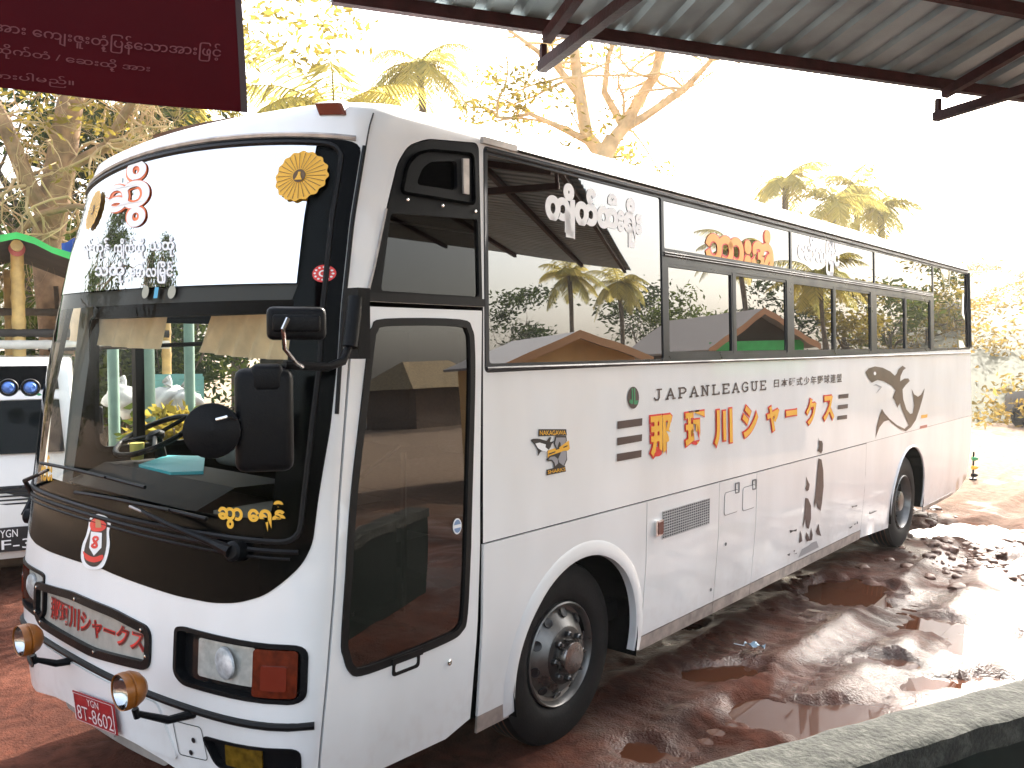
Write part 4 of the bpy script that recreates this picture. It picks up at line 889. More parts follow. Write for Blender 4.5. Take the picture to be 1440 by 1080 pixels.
def mud_mat():
    m, nt, p = nodes('wet_red_mud'); L = nt.links.new
    tc = nt.nodes.new('ShaderNodeTexCoord')
    def nz(s, d, w=0):
        n = nt.nodes.new('ShaderNodeTexNoise'); n.inputs['Scale'].default_value = s; n.inputs['Detail'].default_value = d; n.inputs['Distortion'].default_value = w; L(tc.outputs['Object'], n.inputs['Vector']); return n
    def ramp(src, st):
        r = nt.nodes.new('ShaderNodeValToRGB'); e = r.color_ramp.elements
        while len(e) < len(st): e.new(.5)
        for q, (a, c) in zip(e, st): q.position = a; q.color = (*c, 1)
        L(src, r.inputs[0]); return r
    n1 = nz(.8, 7, .4); n2 = nz(9, 8, .3); n3 = nz(70, 6)
    c1 = ramp(n1.outputs['Fac'], [(.32, (.030, .0115, .0085)), (.5, (.074, .026, .0165)), (.68, (.122, .046, .030))])
    c2 = ramp(n2.outputs['Fac'], [(.3, (.45, .42, .42)), (.55, (1, 1, 1)), (.75, (1.35, 1.2, 1.1))])
    mx = nt.nodes.new('ShaderNodeMixRGB'); mx.blend_type = 'MULTIPLY'; mx.inputs[0].default_value = .8
    L(c1.outputs[0], mx.inputs[1]); L(c2.outputs[0], mx.inputs[2])
    dd = nt.nodes.new('ShaderNodeVectorMath'); dd.operation = 'DISTANCE'; dd.inputs[1].default_value = (3, 0, 0); L(tc.outputs['Object'], dd.inputs[0])
    dm = nt.nodes.new('ShaderNodeMapRange'); dm.inputs['From Min'].default_value = 5.5; dm.inputs['From Max'].default_value = 15; dm.inputs['To Max'].default_value = .9; L(dd.outputs['Value'], dm.inputs['Value'])
    far_pale = ramp(n2.outputs['Fac'], [(.3, (.22, .15, .10)), (.7, (.34, .26, .19))]); m3 = nt.nodes.new('ShaderNodeMixRGB'); L(dm.outputs[0], m3.inputs[0]); L(mx.outputs[0], m3.inputs[1]); L(far_pale.outputs[0], m3.inputs[2]); L(m3.outputs[0], p.inputs['Base Color'])  # far ground paled in colour for sunlit glare and less red bounce light
    # wetness: film of water in the near yard, dry further out
    n4 = nz(1.3, 6, .6); sp = nt.nodes.new('ShaderNodeVectorMath'); sp.operation = 'DISTANCE'; sp.inputs[1].default_value = (6.2, -2.2, 0); L(tc.outputs['Object'], sp.inputs[0])
    mr = nt.nodes.new('ShaderNodeMapRange'); mr.inputs['From Min'].default_value = 1.2; mr.inputs['From Max'].default_value = 6.5; mr.inputs['To Min'].default_value = .19; mr.inputs['To Max'].default_value = -.16; L(sp.outputs['Value'], mr.inputs['Value'])
    ad = nt.nodes.new('ShaderNodeMath'); ad.operation = 'ADD'; L(n4.outputs['Fac'], ad.inputs[0]); L(mr.outputs[0], ad.inputs[1])
    rr = ramp(ad.outputs[0], [(.42, (.9,)*3), (.60, (.42,)*3), (.74, (.13,)*3)]); L(rr.outputs[0], p.inputs['Roughness']); rs = ramp(ad.outputs[0], [(.45, (.06,)*3), (.60, (.22,)*3), (.74, (.75,)*3)]); L(rs.outputs[0], p.inputs['Specular IOR Level'])
    bp = nt.nodes.new('ShaderNodeBump'); bp.inputs['Strength'].default_value = .75; bp.inputs['Distance'].default_value = .03
    a2 = nt.nodes.new('ShaderNodeMath'); a2.operation = 'MULTIPLY_ADD'; a2.inputs[1].default_value = .5; L(n3.outputs['Fac'], a2.inputs[0]); L(n2.outputs['Fac'], a2.inputs[2]); L(a2.outputs[0], bp.inputs['Height']); L(bp.outputs[0], p.inputs['Normal'])
    return m
struct(b.build('ground', mud_mat(), smooth='raw', angle=180))
m, nt, p = nodes('muddy_water'); p.inputs['Base Color'].default_value = (.085, .032, .017, 1); p.inputs['Roughness'].default_value = .015; p.inputs['IOR'].default_value = 1.33
b = MB(); b.quad((-5, -3.6, -.05), (15, -3.6, -.05), (15, 9, -.05), (-5, 9, -.05)); struct(b.build('puddle_water', m, smooth=False))
CL = mat('mud_clod', (.13, .058, .036), .55, var=.4, scale=9, bump=.4, bscale=30)
def lump(mb, c, r, seed, sq=.6, n=1):
    bm = bmesh.new(); bmesh.ops.create_icosphere(bm, subdivisions=n+1, radius=1)
    rr = random.Random(seed); k = len(mb.v)
    P = []
    for v in bm.verts:
        d = v.co.normalized(); f = 1+.42*NZ.noise(d*1.6+Vector((seed*3.1, 0, 0))); P.append((c[0]+d.x*r*f*1.25, c[1]+d.y*r*f, c[2]+d.z*r*f*sq))
    mb.add(P, [tuple(v.index for v in f.verts) for f in bm.faces]); bm.free()
b = MB()
for i in range(260):
    px, py, s = RND.choice(CLODS); p = toz(px, py, 0); x = p[0]+RND.gauss(0, .45*s+.1); y = p[1]+RND.gauss(0, .22*s+.1); r = RND.choice([.015, .02, .03, .05, .07])*RND.uniform(.7, 1.3)
    lump(b, (x, y, ground_h(x, y)-r*.05), r, i, .5)
struct(b.build('mud_clods', CL, angle=60), 'stuff')
# litter
c = toz(1061, 911, .02); b = MB(); e1 = toz(1078, 914, .02)-c; e1[2] = 0; e1 /= np.linalg.norm(e1); e2 = np.array([-e1[1], e1[0], 0])
V = []; 
for j in range(4):
    for i in range(9): u, v = (i-4)/4, (j-1.5)/1.5; V.append(c+e1*u*.075+e2*v*.032+np.array([0, 0, .016+.016*math.sin(u*5+v*2)+.01*abs(v)]))
b.add(V, [(j*9+i, j*9+i+1, (j+1)*9+i+1, (j+1)*9+i) for j in range(3) for i in range(8)])
b.add([c-e1*.075, c-e1*.16+e2*.01, c-e1*.16+e2*.022, c-e1*.075+e2*.016], [(0, 1, 2, 3)])
tag(b.build('litter', mat('litter_blue', (.45, .60, .72), .5)), 'crumpled pale blue wrapper lying on the wet mud beside the coach', 'litter')

# ------------------------------------------------------------------ canopy over the viewer
ZE = 3.85
E0, E1 = toz(764, 38, ZE), toz(1316, 118, ZE); eu = E1-E0; eu /= np.linalg.norm(eu); ew = np.array([eu[1], -eu[0], 0]); SLP = math.tan(math.radians(12))
if ew @ (CO-E0) < 0: ew = -ew
def cpt(s, w, dz=0): return E0+eu*s+ew*w+np.array([0, 0, SLP*w+dz])
def _smax():
    P = np.array(side(*SU(920, 365))); d = ray(920, 365); n = np.array([0, -1, (tum(P[2]+.05)-tum(P[2]-.05))/.1]); n /= np.linalg.norm(n); d = d-2*(d @ n)*n
    Q = P+d*((ZE-P[2])/d[2]); return float((Q-E0) @ eu)
SMAX = 10.5; SMIN = float((toz(545, 4, ZE)-E0) @ eu)-.25; WMAX = 5.5
CAN = thing('canopy', 'low canopy roof of grey corrugated metal on dark red steel over the viewer', 'canopy', E0)
b = MB(); prof = []; s = SMIN; per = .19
while s < SMAX:
    for f, h in ((0, 0), (.5, 0), (.6, .026), (.85, .026), (.95, 0)): prof.append((s+f*per, h))
    s += per
V = []
for w in (-.10, 1.5, 3.2, WMAX): V += [cpt(s, w, h+.035) for s, h in prof]
n = len(prof); b.add(V, [(j*n+i, j*n+i+1, (j+1)*n+i+1, (j+1)*n+i) for j in range(3) for i in range(n-1)])
b.build('roof_sheet', mat('galvanised_sheet', (.27, .34, .36), .5, .25, var=.3, scale=3.5, rvar=.12), CAN, smooth=False)
REDST = mat('red_oxide_steel', (.035, .009, .009), .6, var=.35, scale=12, bump=.15, bscale=50, spec=.2)
for w in (0.0, .72, 1.9, 3.1, 4.3):
    b = MB(); b.box((cpt(SMIN, w)+cpt(SMAX, w))/2, (SMAX-SMIN, .045, .062), [eu, ew, [0, 0, 1]]); b.build('purlin', REDST, CAN)
s2 = float((toz(1316, 120, ZE)-E0) @ eu); stp = s2
for s in (0.0, s2, -s2):
    if not SMIN < s < SMAX: continue
    sl_ = np.array(ew)+np.array([0, 0, SLP]); sl_ /= np.linalg.norm(sl_); up_ = np.cross(eu, sl_); up_ = up_ if up_[2] > 0 else -up_
    b = MB(); b.box((cpt(s, -.02, -.075)+cpt(s, WMAX, -.075))/2, (WMAX+.02, .045, .055), [sl_, eu, up_]); b.build('rafter', REDST, CAN)
    lo0 = cpt(s, -.02, -.185); lo1 = cpt(s, WMAX, -.185-SLP*WMAX*.96); d = lo1-lo0; ln = np.linalg.norm(d); d /= ln; n_ = np.cross(eu, d); n_ = n_ if n_[2] > 0 else -n_
    b = MB(); b.box((lo0+lo1)/2, (ln, .048, .052), [d, eu, n_]); b.build('tie_beam', REDST, CAN)
    for w in (0, 1.2, 2.4, 3.6):
        b = MB(); b.box(cpt(s, w, -.13-SLP*w*.48), (.028, .028, .09+SLP*w*.96), [eu, ew, [0, 0, 1]]); b.build('hanger', REDST, CAN)
for s in (SMIN+.3, s2, SMAX-.3):
    t = cpt(s, WMAX-.2, -.2); b = MB(); b.box((t[0], t[1], t[2]/2), (.09, .09, t[2]), [eu, ew, [0, 0, 1]]); b.build('post', REDST, CAN)
# low wall on the edge of the raised floor
ZW = .95
a0, a1, b0, b1 = toz(950, 1080, ZW), toz(1440, 950, ZW), toz(1110, 1080, ZW), toz(1440, 1003, ZW)
wu = a1-a0; wu /= np.linalg.norm(wu); wv = np.array([wu[1], -wu[0], 0]); wv = wv if wv @ (b0-a0) > 0 else -wv; ww = float((b1-a0) @ wv)
LWALL = thing('low_wall', 'weathered mossy concrete parapet with dark green near face at the lower right', 'wall', a0)
b = MB(); A = a0-wu*1.2; V = []; nn_ = 90; mm = 8
for j in range(mm+1):
    for i in range(nn_+1):
        q = A+wu*(i*4.6/nn_)+wv*(ww*j/mm); r_ = .010*NZ.noise(Vector(q)*9)+.004*NZ.noise(Vector(q)*40)
        ed = .012 if j in (0, mm) else 0; V.append(q+np.array([0, 0, r_-ed])+wv*(NZ.noise(Vector(q)*6)*.012 if j in (0, mm) else 0))
b.add(V, [(j*(nn_+1)+i, j*(nn_+1)+i+1, (j+1)*(nn_+1)+i+1, (j+1)*(nn_+1)+i) for j in range(mm) for i in range(nn_)])
n1 = nn_+1
for row, k in ((0, 1), (mm, -1)):
    T = V[row*n1:(row+1)*n1]; Bm = [p-np.array([0, 0, .09]) for p in T]; b.add(T+Bm, [(i, i+1, n1+i+1, n1+i)[::k] for i in range(nn_)])
m, nt, p = nodes('mossy_concrete'); L = nt.links.new
tc = nt.nodes.new('ShaderNodeTexCoord'); n1_ = nt.nodes.new('ShaderNodeTexNoise'); n1_.inputs['Scale'].default_value = 16; n1_.inputs['Detail'].default_value = 9; n1_.inputs['Roughness'].default_value = .7; L(tc.outputs['Object'], n1_.inputs['Vector'])
r_ = nt.nodes.new('ShaderNodeValToRGB'); e = r_.color_ramp.elements; e[0].position = .32; e[0].color = (.006, .007, .005, 1); e[1].position = .70; e[1].color = (.070, .069, .058, 1); q_ = e.new(.5); q_.color = (.020, .022, .016, 1); L(n1_.outputs['Fac'], r_.inputs[0]); L(r_.outputs[0], p.inputs['Base Color']); p.inputs['Roughness'].default_value = .9  # concrete tones darkened to stand in for the canopy's shade
n2_ = nt.nodes.new('ShaderNodeTexNoise'); n2_.inputs['Scale'].default_value = 45; n2_.inputs['Detail'].default_value = 8; L(tc.outputs['Object'], n2_.inputs['Vector']); bp = nt.nodes.new('ShaderNodeBump'); bp.inputs['Strength'].default_value = .7; bp.inputs['Distance'].default_value = .015; L(n2_.outputs['Fac'], bp.inputs['Height']); L(bp.outputs[0], p.inputs['Normal'])
b.build('coping', m, LWALL)
b = MB(); c = (A+A+wu*4.6)/2+wv*ww*.5; b.box((c[0], c[1], (ZW-.06)/2), (4.6, ww-.03, ZW-.06), [wu, wv, [0, 0, 1]]); b.build('wall_face', mat('dark_green_paint', (.004, .010, .008), .6, var=.3, spec=.15), LWALL)
# banner
bp0 = tod(346, 160, 2.0); az = math.radians(-28); be = np.array([math.cos(az), math.sin(az), 0]); bn = np.cross(be, [0, 0, 1.])
def onb(px, py): d = ray(px, py); return CO+d*(((bp0-CO) @ bn)/(d @ bn))
BAN = thing('banner', 'dark red vinyl banner with pale script hanging at the upper left', 'banner', bp0)
q = [onb(-150, -170), onb(332, -120), onb(346, 160), onb(-150, 110)]
def bmapf(u, v, off=0):
    p = (q[3]*(1-u)+q[2]*u)*(1-v)+(q[0]*(1-u)+q[1]*u)*v
    k = bn if bn @ (CO-p) > 0 else -bn
    return tuple(p+k*(off+.012*math.sin(u*7+v*2)+.01*math.sin(v*5+u)))
b = MB(); b.sheet(bmapf, [(0, 0), (1, 0), (1, 1), (0, 1)], (), .06, thick=.003); b.build('sheet', mat('banner_red', (.046, .001, .003), .7, var=.12, scale=3, spec=.08), BAN)
b = MB(); b.sheet(bmapf, [(.982, 0), (1.003, 0), (1.003, 1), (.982, 1)], (), .06, off=.002, thick=.006); b.build('hem', mat('hem_grey', (.06, .045, .045), .8, spec=.1), BAN)
def buv(px, py):
    P = onb(px, py); best = None
    u = v = .5
    for _ in range(12):
        f = np.array(bmapf(u, v)); J = np.stack([np.array(bmapf(u+1e-3, v))-f, np.array(bmapf(u, v+1e-3))-f], 1)/1e-3; d = np.linalg.lstsq(J, P-f, rcond=None)[0]; u += d[0]; v += d[1]
    return (u, v)
for t, Q in (('အား ေကျးဇူးတုံ့ြပန်ေသာအားြဖင့်', [(-8, 30), (312, 66), (310, 92), (-8, 56)]), ('ထိုက်တံ / ေဆးထို့ အား', [(-8, 64), (212, 90), (210, 106), (-8, 84)]), ('အားပါမည်။', [(-20, 100), (104, 110), (104, 126), (-20, 116)])): b = MB(); lettering(b, t, bmapf, [buv(*z) for z in Q], .003, .008); b.build('lettering', mat('banner_pink', (.14, .045, .05), .7, spec=.1), BAN)
b = MB()
for px in (-100, 120, 320): P = onb(px, -125); b.tube([P, P+np.array([0, 0, 1.2])-ew*-.2], .006, 6)
b.build('rope', mat('rope_tan', (.25, .2, .13), .9), BAN)
# raised floor under the viewer
b = MB(); b.box((a0+ew*3)*[1, 1, 0]+np.array([-1.2, -1.6, .30]), (9, 5.6, .60), [wu, wv, [0, 0, 1]])
struct(b.build('terrace_floor', mat('floor_concrete', (.16, .15, .13), .8, var=.2, scale=3)))

# ------------------------------------------------------------------ plants
def leafcloud(mb, c, rad, n, size, clumps=14, seed=1, hollow=.55, flat=.6, spread=.42):
    rr = random.Random(seed); cl = []
    for i in range(clumps):
        while 1:
            d = Vector((rr.gauss(0, 1), rr.gauss(0, 1), rr.gauss(0, 1))).normalized(); t = rr.uniform(hollow, 1)
            p = Vector((d.x*rad[0]*t, d.y*rad[1]*t, d.z*rad[2]*t)); break
        cl.append((p, rr.uniform(.6, 1.25), rr.random()))
    for i in range(n):
        p, k, tn = rr.choice(cl); s = spread*k
        q = Vector(c)+p+Vector((rr.gauss(0, s*rad[0]*.55), rr.gauss(0, s*rad[1]*.55), rr.gauss(0, s*rad[2]*.5*flat)))
        a = Vector((rr.gauss(0, 1), rr.gauss(0, 1), rr.gauss(0, .6)-.25)).normalized(); b2 = a.cross(Vector((rr.gauss(0, 1), rr.gauss(0, 1), rr.gauss(0, 1)))).normalized()
        l = size*rr.uniform(.6, 1.3); w = l*.38
        mb.add([q-a*l*.5, q+b2*w*.5, q+a*l*.5, q-b2*w*.5], [(0, 1, 2, 3)]); mb.tone.append(max(0, min(1, .5*tn+.5*rr.random())))
BARK = mat('bark_tan', (.28, .17, .09), .9, var=.45, scale=5, bump=.5, bscale=18)
BARKD = mat('bark_grey', (.12, .09, .065), .9, var=.4, scale=6, bump=.4, bscale=20)
TWIG = mat('dry_twig', (.46, .32, .16), .9, var=.3, scale=3)
LG = leafmat('leaf_mid_green', (.075, .115, .026)); LD_ = leafmat('leaf_dark_green', (.028, .05, .016)); LY = leafmat('leaf_yellow_green', (.22, .20, .045), trans=.6); LP = leafmat('palm_green', (.36, .36, .12), trans=.6); LDRY = leafmat('leaf_dry', (.26, .17, .05), trans=.5)  # palm colour raised so fronds look washed out by bright haze
def branch(mb, p, d, ln, r, depth, rr, droop=.1, kink=.25, kids=3, tips=None, fine=None, leaves_r=.012):
    pts = [np.array(p, float)]; d = np.array(d, float); rad = [r]; n = 5
    for i in range(n):
        d = d+np.array([rr.gauss(0, kink), rr.gauss(0, kink), rr.gauss(0, kink*.7)-droop*(1 if r < .05 else 0)]); d /= np.linalg.norm(d)
        pts.append(pts[-1]+d*ln/n); rad.append(r*(1-.55*(i+1)/n))
    (fine if (fine is not None and r < .045) else mb).tube(pts, rad, 6 if r < .06 else 10)
    if tips is not None and depth <= 1: tips.append(pts[-1])
    if depth > 0:
        for k in range(kids):
            i = rr.choice([2, 3, 4, 5]); a = d+np.array([rr.gauss(0, .75), rr.gauss(0, .75), rr.gauss(.1, .5)]); a /= np.linalg.norm(a)
            branch(mb, pts[i], a, ln*rr.uniform(.5, .8), rad[i]*rr.uniform(.45, .7), depth-1, rr, droop, kink, kids, tips, fine)
def tree(name, label, base, h, r, leaf, nleaf, size, seed, group=None, lean=(0, 0), crown=(2.5, 2.5, 2.2), crown_z=None, clumps=24, bark=None, kids=3):
    base = np.array(base, float); t = thing(name, label, 'tree', base, group); rr = random.Random(seed)
    b = MB(); top = base+np.array([lean[0], lean[1], h*.62]); pts = [base-np.array([0, 0, .2]), base+np.array([lean[0]*.3+rr.gauss(0, .1), lean[1]*.3, h*.25]), top]
    b.tube(pts, [r*1.15, r*.85, r*.6], 10); tips = []
    for k in range(5): branch(b, top-np.array([0, 0, rr.uniform(0, h*.15)]), [rr.gauss(0, .7), rr.gauss(0, .7), 1], h*.38, r*.45, 2, rr, .05, .2, kids, tips)
    b.build('trunk', bark or BARKD, t)
    b = MB(); leafcloud(b, base+np.array([lean[0], lean[1], crown_z or h*.78]), crown, nleaf, size, clumps, seed); b.build('crown', leaf, t, smooth=False); return t
def palm(label, top, h, seed, fl=2.6, group=None, mat_=None, nf=20, tr=.13):
    top = np.array(top, float); base = top-np.array([.4*math.sin(seed), .3*math.cos(seed*2), h]); t = thing('palm_tree', label, 'palm', base, group); rr = random.Random(seed)
    b = MB(); b.tube([base+(top-base)*k/8+np.array([.25*math.sin(math.pi*k/8), 0, 0]) for k in range(9)], [tr*(1.3-.5*k/8) for k in range(9)], 10); b.build('trunk', BARKD, t)
    b = MB()
    for k in range(nf):
        a = 2*math.pi*k/nf*2.4+rr.uniform(-.2, .2); el = rr.uniform(-.45, 1.15); L_ = fl*rr.uniform(.8, 1.1); d = np.array([math.cos(a)*math.cos(el), math.sin(a)*math.cos(el), math.sin(el)]); p = top.copy(); R = [p]; N = 16
        for i in range(N): d = d+np.array([0, 0, -.085-.03*rr.random()]); d /= np.linalg.norm(d); p = p+d*L_/N; R.append(p)
        b.tube(R, [.022*(1-.85*i/N) for i in range(N+1)], 4); b.tone += [rr.uniform(.3, .7)]*(4*N+2)
        tn = rr.random()
        for i in range(2, N+1):
            for hh in (0, .5):
                q = R[i-1]*(1-hh)+R[i]*hh; dd = R[i]-R[i-1]; dd /= np.linalg.norm(dd); sd = np.cross(dd, [0, 0, 1.]); sd /= np.linalg.norm(sd)+1e-6; ll = fl*.24*math.sin(math.pi*(.12+.85*i/N))+.1
                for sg in (-1, 1):
                    e = sd*sg*.85+dd*.5+np.array([0, 0, -.35-.4*rr.random()]); e /= np.linalg.norm(e); w = dd*.028
                    b.add([q-w, q+w, q+e*ll*.6+w*.8-np.array([0, 0, .02]), q+e*ll-np.array([0, 0, .12*ll]), q+e*ll*.6-w*.8], [(0, 1, 2, 3, 4)]); b.tone.append(max(0, min(1, tn*.6+rr.random()*.4)))
    b.build('crown', mat_ or LP, t, smooth=False); return t
def mound(name, c, rx, ry, h, seed, n=26): pass
# ------------------------------------------------------------------ trees the photograph shows
t0 = tod(84, 470, 14.0); zg = 0.0
T = thing('bare_tree', 'thick tan trunk with a tangle of bare drooping twigs behind the bamboo shelter', 'tree', (t0[0], t0[1], 0)); rr = random.Random(5)
b = MB(); f_ = MB()
P = [np.array([t0[0], t0[1], -.2]), t0, tod(66, 340, 14), tod(84, 240, 14), tod(98, 150, 14), tod(120, 60, 14.2), tod(150, -60, 14.6)]
b.tube(P, [.34, .30, .25, .23, .20, .16, .10], 12)
b.tube([tod(80, 330, 14), tod(40, 260, 13.6), tod(5, 170, 13.4), tod(-40, 90, 13.4)], [.16, .13, .11, .07], 10)
b.tube([tod(88, 240, 14), tod(150, 205, 13.8), tod(175, 160, 13.5), tod(220, 100, 13.2)], [.10, .08, .07, .04], 8)
b.tube([tod(20, 330, 13.7), tod(60, 300, 13.6), tod(110, 290, 13.5), tod(150, 300, 13.3)], [.05, .06, .05, .02], 8)
for i in range(85):
    px, py = rr.choice([(66, 330), (84, 240), (98, 150), (120, 60), (40, 260), (5, 170), (150, 205), (175, 160), (200, 120), (110, 290)]); p = tod(px, py, 14+rr.uniform(-.5, .5))
    branch(b, p, [rr.gauss(0, 1), rr.gauss(-.3, .8), rr.gauss(.1, .6)], rr.uniform(.8, 2.0), rr.uniform(.010, .030), 2, rr, .25, .5, 3, None, f_)
b.build('trunk', BARK, T); f_.build('twigs', TWIG, T)
b = MB(); rr = random.Random(9)
for (px, py, k, n) in ((20, 180, 13.6, 120), (130, 160, 13.6, 120), (150, 240, 13.6, 90), (60, 120, 13.5, 120), (300, 120, 14.5, 90)): leafcloud(b, tod(px, py, k), (1.0, .8, .8), n, .16, 8, px, .2)
b.build('leaves', LY, T, smooth=False)
def behind(label, px, py, k, h, crown, leaf, n, size, seed, clumps=26, **kw):
    p = tod(px, py, k); return tree('broadleaf_tree', label, (p[0], p[1], 0), h, .16*h/5, leaf, n, size, seed, crown=crown, crown_z=p[2], clumps=clumps, **kw)
behind('dark green broadleaf tree close behind the bare tree at the far left', 30, 230, 17, 6.5, (2.3, 2.0, 2.0), LD_, 2600, .26, 31)
behind('dark green broadleaf tree between the bare tree and the coach roof', 190, 210, 18, 6.5, (2.3, 2.0, 1.9), LD_, 2600, .26, 32)
behind('mid green tree low behind the shelter and white minibus', 150, 420, 16, 4, (2.2, 2, 1.5), LG, 1800, .22, 33)
behind('dark tree low behind the pale green posts at the left of the driver window', 170, 505, 15.5, 3.2, (1.8, 1.6, 1.2), LD_, 1500, .2, 37)
behind('mid green tree low behind the turquoise fence', 255, 500, 16, 3.4, (2.0, 1.6, 1.4), LG, 1600, .2, 38)
behind('dark tree low behind the right green post and the kerb mirror', 330, 510, 16.5, 3.4, (2.0, 1.6, 1.5), LD_, 1600, .2, 39)
behind('yellow green thin tree over the coach roof beside the red banner', 400, 70, 21, 8, (2.2, 2.2, 2.4), LY, 900, .26, 34, 20)
palm('palm with arching yellow green fronds just right of the red banner', tod(470, 165, 17), 6, 3, 2.9, nf=22)
palm('palm half hidden behind the red banner at the left', tod(250, 130, 19), 7, 8, 2.9, nf=18)
palm('tall thin palm above the front corner of the coach roof', tod(590, 90, 26), 9, 5, 2.6, nf=16)
# forked tree over the roof, sunlight put into its sandy bark colour
D2 = 24; t0 = tod(838, 300, D2); T = thing('forked_tree', 'sandy forked tree in sunlit pale colour with few leaves rising over the middle of the coach roof', 'tree', (t0[0], t0[1], 0)); rr = random.Random(14); b = MB(); f_ = MB()
K = lambda L, k=D2: [tod(x, y, k) for x, y in L]
b.tube([np.array([t0[0], t0[1], -.2])]+K([(838, 300), (848, 220), (862, 195)]), [.42, .34, .27, .23], 12)
b.tube(K([(860, 200), (877, 179), (905, 130), (920, 108), (931, 70), (925, 40), (960, 0)]), [.19, .18, .15, .14, .12, .09, .06], 10)
b.tube(K([(848, 220), (825, 190), (812, 108), (806, 60), (815, 0)]), [.22, .19, .16, .14, .1], 10)
b.tube(K([(870, 185), (905, 165), (963, 125), (1000, 85), (1030, 60)]), [.14, .13, .11, .07, .03], 8)
b.tube(K([(830, 200), (790, 180), (745, 160), (700, 170)]), [.12, .09, .06, .03], 8)
b.tube(K([(812, 130), (780, 90), (740, 60), (700, 30)]), [.12, .09, .06, .03], 8)
b.tube(K([(877, 179), (850, 130), (855, 80), (880, 20)]), [.12, .1, .08, .05], 8)
for i in range(40):
    px, py = rr.choice([(877, 179), (920, 108), (931, 70), (812, 108), (806, 60), (963, 125), (745, 160), (780, 90), (825, 190), (740, 60), (700, 165)]); branch(b, tod(px, py, D2+rr.uniform(-.6, .6)), [rr.gauss(0, 1), rr.gauss(0, 1), rr.gauss(.3, .6)], rr.uniform(1.2, 2.6), rr.uniform(.03, .06), 2, rr, .12, .3, 3, None, f_)
b.build('trunk', mat('bark_sandy_sunlit', (.62, .44, .24), .9, var=.3, scale=3), T); f_.build('twigs', mat('twig_sandy_sunlit', (.62, .46, .24), .9), T)
b = MB()
for (px, py, n) in ((740, 150, 260), (700, 110, 200), (790, 60, 220), (830, 170, 120), (880, 60, 90), (660, 160, 160)): leafcloud(b, tod(px, py, D2), (1.5, 1.5, 1.2), n, .24, 9, px, .2)
b.build('leaves', LY, T, smooth=False)
for i, (px, py, k, lab) in enumerate([(1105, 252, 42, 'left and tallest of the palms beyond the rear of the coach'), (1172, 285, 40, 'middle palm of those beyond the rear of the coach roof'), (1238, 290, 44, 'rightmost palm of those beyond the rear of the coach roof'), (1205, 262, 48, 'farther palm between the middle and right palms over the coach roof')]): palm(lab, tod(px, py, k), 8, 20+i, 3.0, 'palms beyond the coach roof', nf=24, tr=.18)
behind('low yellow green tree just over the roof line under the canopy', 890, 245, 34, 8, (1.6, 1.6, 1.2), LY, 500, .3, 36, 14)
# scrub hillside at the right
def hill(name, pts, seed):
    pass
b = MB(); G = []; na, nr = 50, 14
c0_ = tod(1400, 600, 46)
for i in range(na+1):
    for j in range(nr+1):
        px = 1180+i*22; k = 24+j*4.0; p = tod(px, 481, k); h = 9.5*(j/nr)**.8*min(1, (px-1180)/160)+.6*NZ.noise(Vector((px*.02, j*.5, seed_ if False else 3.3))); G.append((p[0], p[1], max(-.3, h-.25)))
b.add(G, [(i*(nr+1)+j, i*(nr+1)+j+1, (i+1)*(nr+1)+j+1, (i+1)*(nr+1)+j) for i in range(na) for j in range(nr)]); struct(b.build('hillside', mat('hill_earth', (.05, .05, .02), .9, var=.4, scale=.4)))
b = MB(); rr = random.Random(77)
for i in range(420):
    g = G[rr.randrange(len(G))]
    leafcloud(b, (g[0]+rr.uniform(-1, 1), g[1]+rr.uniform(-1, 1), g[2]+rr.uniform(.1, .7)), (1.5, 1.5, .9), 110, .22, 7, i, .1)
struct(b.build('hillside_scrub', leafmat('scrub_gold', (.19, .15, .045), trans=.6), smooth=False), 'stuff')
# wood all round the yard (seen beyond things and in the glass)
b = MB(); rr = random.Random(50)
for i in range(330):
    a = rr.uniform(math.radians(62), math.radians(345)); d = rr.uniform(44, 62); hh = rr.uniform(2.5, 4.6)*(1.2 if a < math.radians(150) else .72)
    leafcloud(b, (-1.8+d*math.cos(a), -2.8+d*math.sin(a), hh*.55), (2.8, 2.8, hh*.6), 46, .75, 6, i, .2)
struct(b.build('distant_wood', leafmat('wood_green', (.05, .07, .022), trans=.3), smooth=False), 'stuff')
# car far off at the right, marker post behind the coach
def hdir(px): d = ray(px, 481); d[2] = 0; return d/np.linalg.norm(d)
def frame_at(px, depth, face=0):
    p = tod(px, 481, depth); f = hdir(px); a = math.radians(face); r = np.array([f[1], -f[0], 0]); ff = f*math.cos(a)+r*math.sin(a); rr_ = np.array([ff[1], -ff[0], 0]); return np.array([p[0], p[1], 0.]), rr_, -ff   # origin, image right, towards viewer
o, r, f = frame_at(1524, 22.5, 55)
CARP = mat('car_grey', (.05, .05, .06), .25, coat=.6)
CARO = thing('car', 'dark car with red tail lamps parked far off at the right edge', 'car', o); ax = [r, f, np.array([0, 0, 1.])]
def loc(x, y, z): return o+r*x+f*y+np.array([0, 0, z])
prof = [(-2.0, .35), (-2.05, .75), (-1.9, .92), (-1.2, 1.0), (-.55, 1.42), (.75, 1.45), (1.5, 1.05), (1.95, .98), (2.05, .7), (2.0, .35)]
b = MB(); n = len(prof); b.add([loc(x, -.8 if z < 1.1 else -.66, z) for x, z in prof]+[loc(x, .8 if z < 1.1 else .66, z) for x, z in prof], [(i, (i+1) % n, (i+1) % n+n, i+n) for i in range(n)]+[tuple(range(n))[::-1], tuple(range(n, 2*n))]); b.build('body', CARP, CARO)
for y in (-1, 1): b = MB(); b.add([loc(x, y*(.82 if z < 1.1 else .69), z) for x, z in ((-1.05, 1.03), (-.5, 1.36), (.7, 1.38), (1.3, 1.06))], [(0, 1, 2, 3)]); b.build('side_window', BLK, CARO)
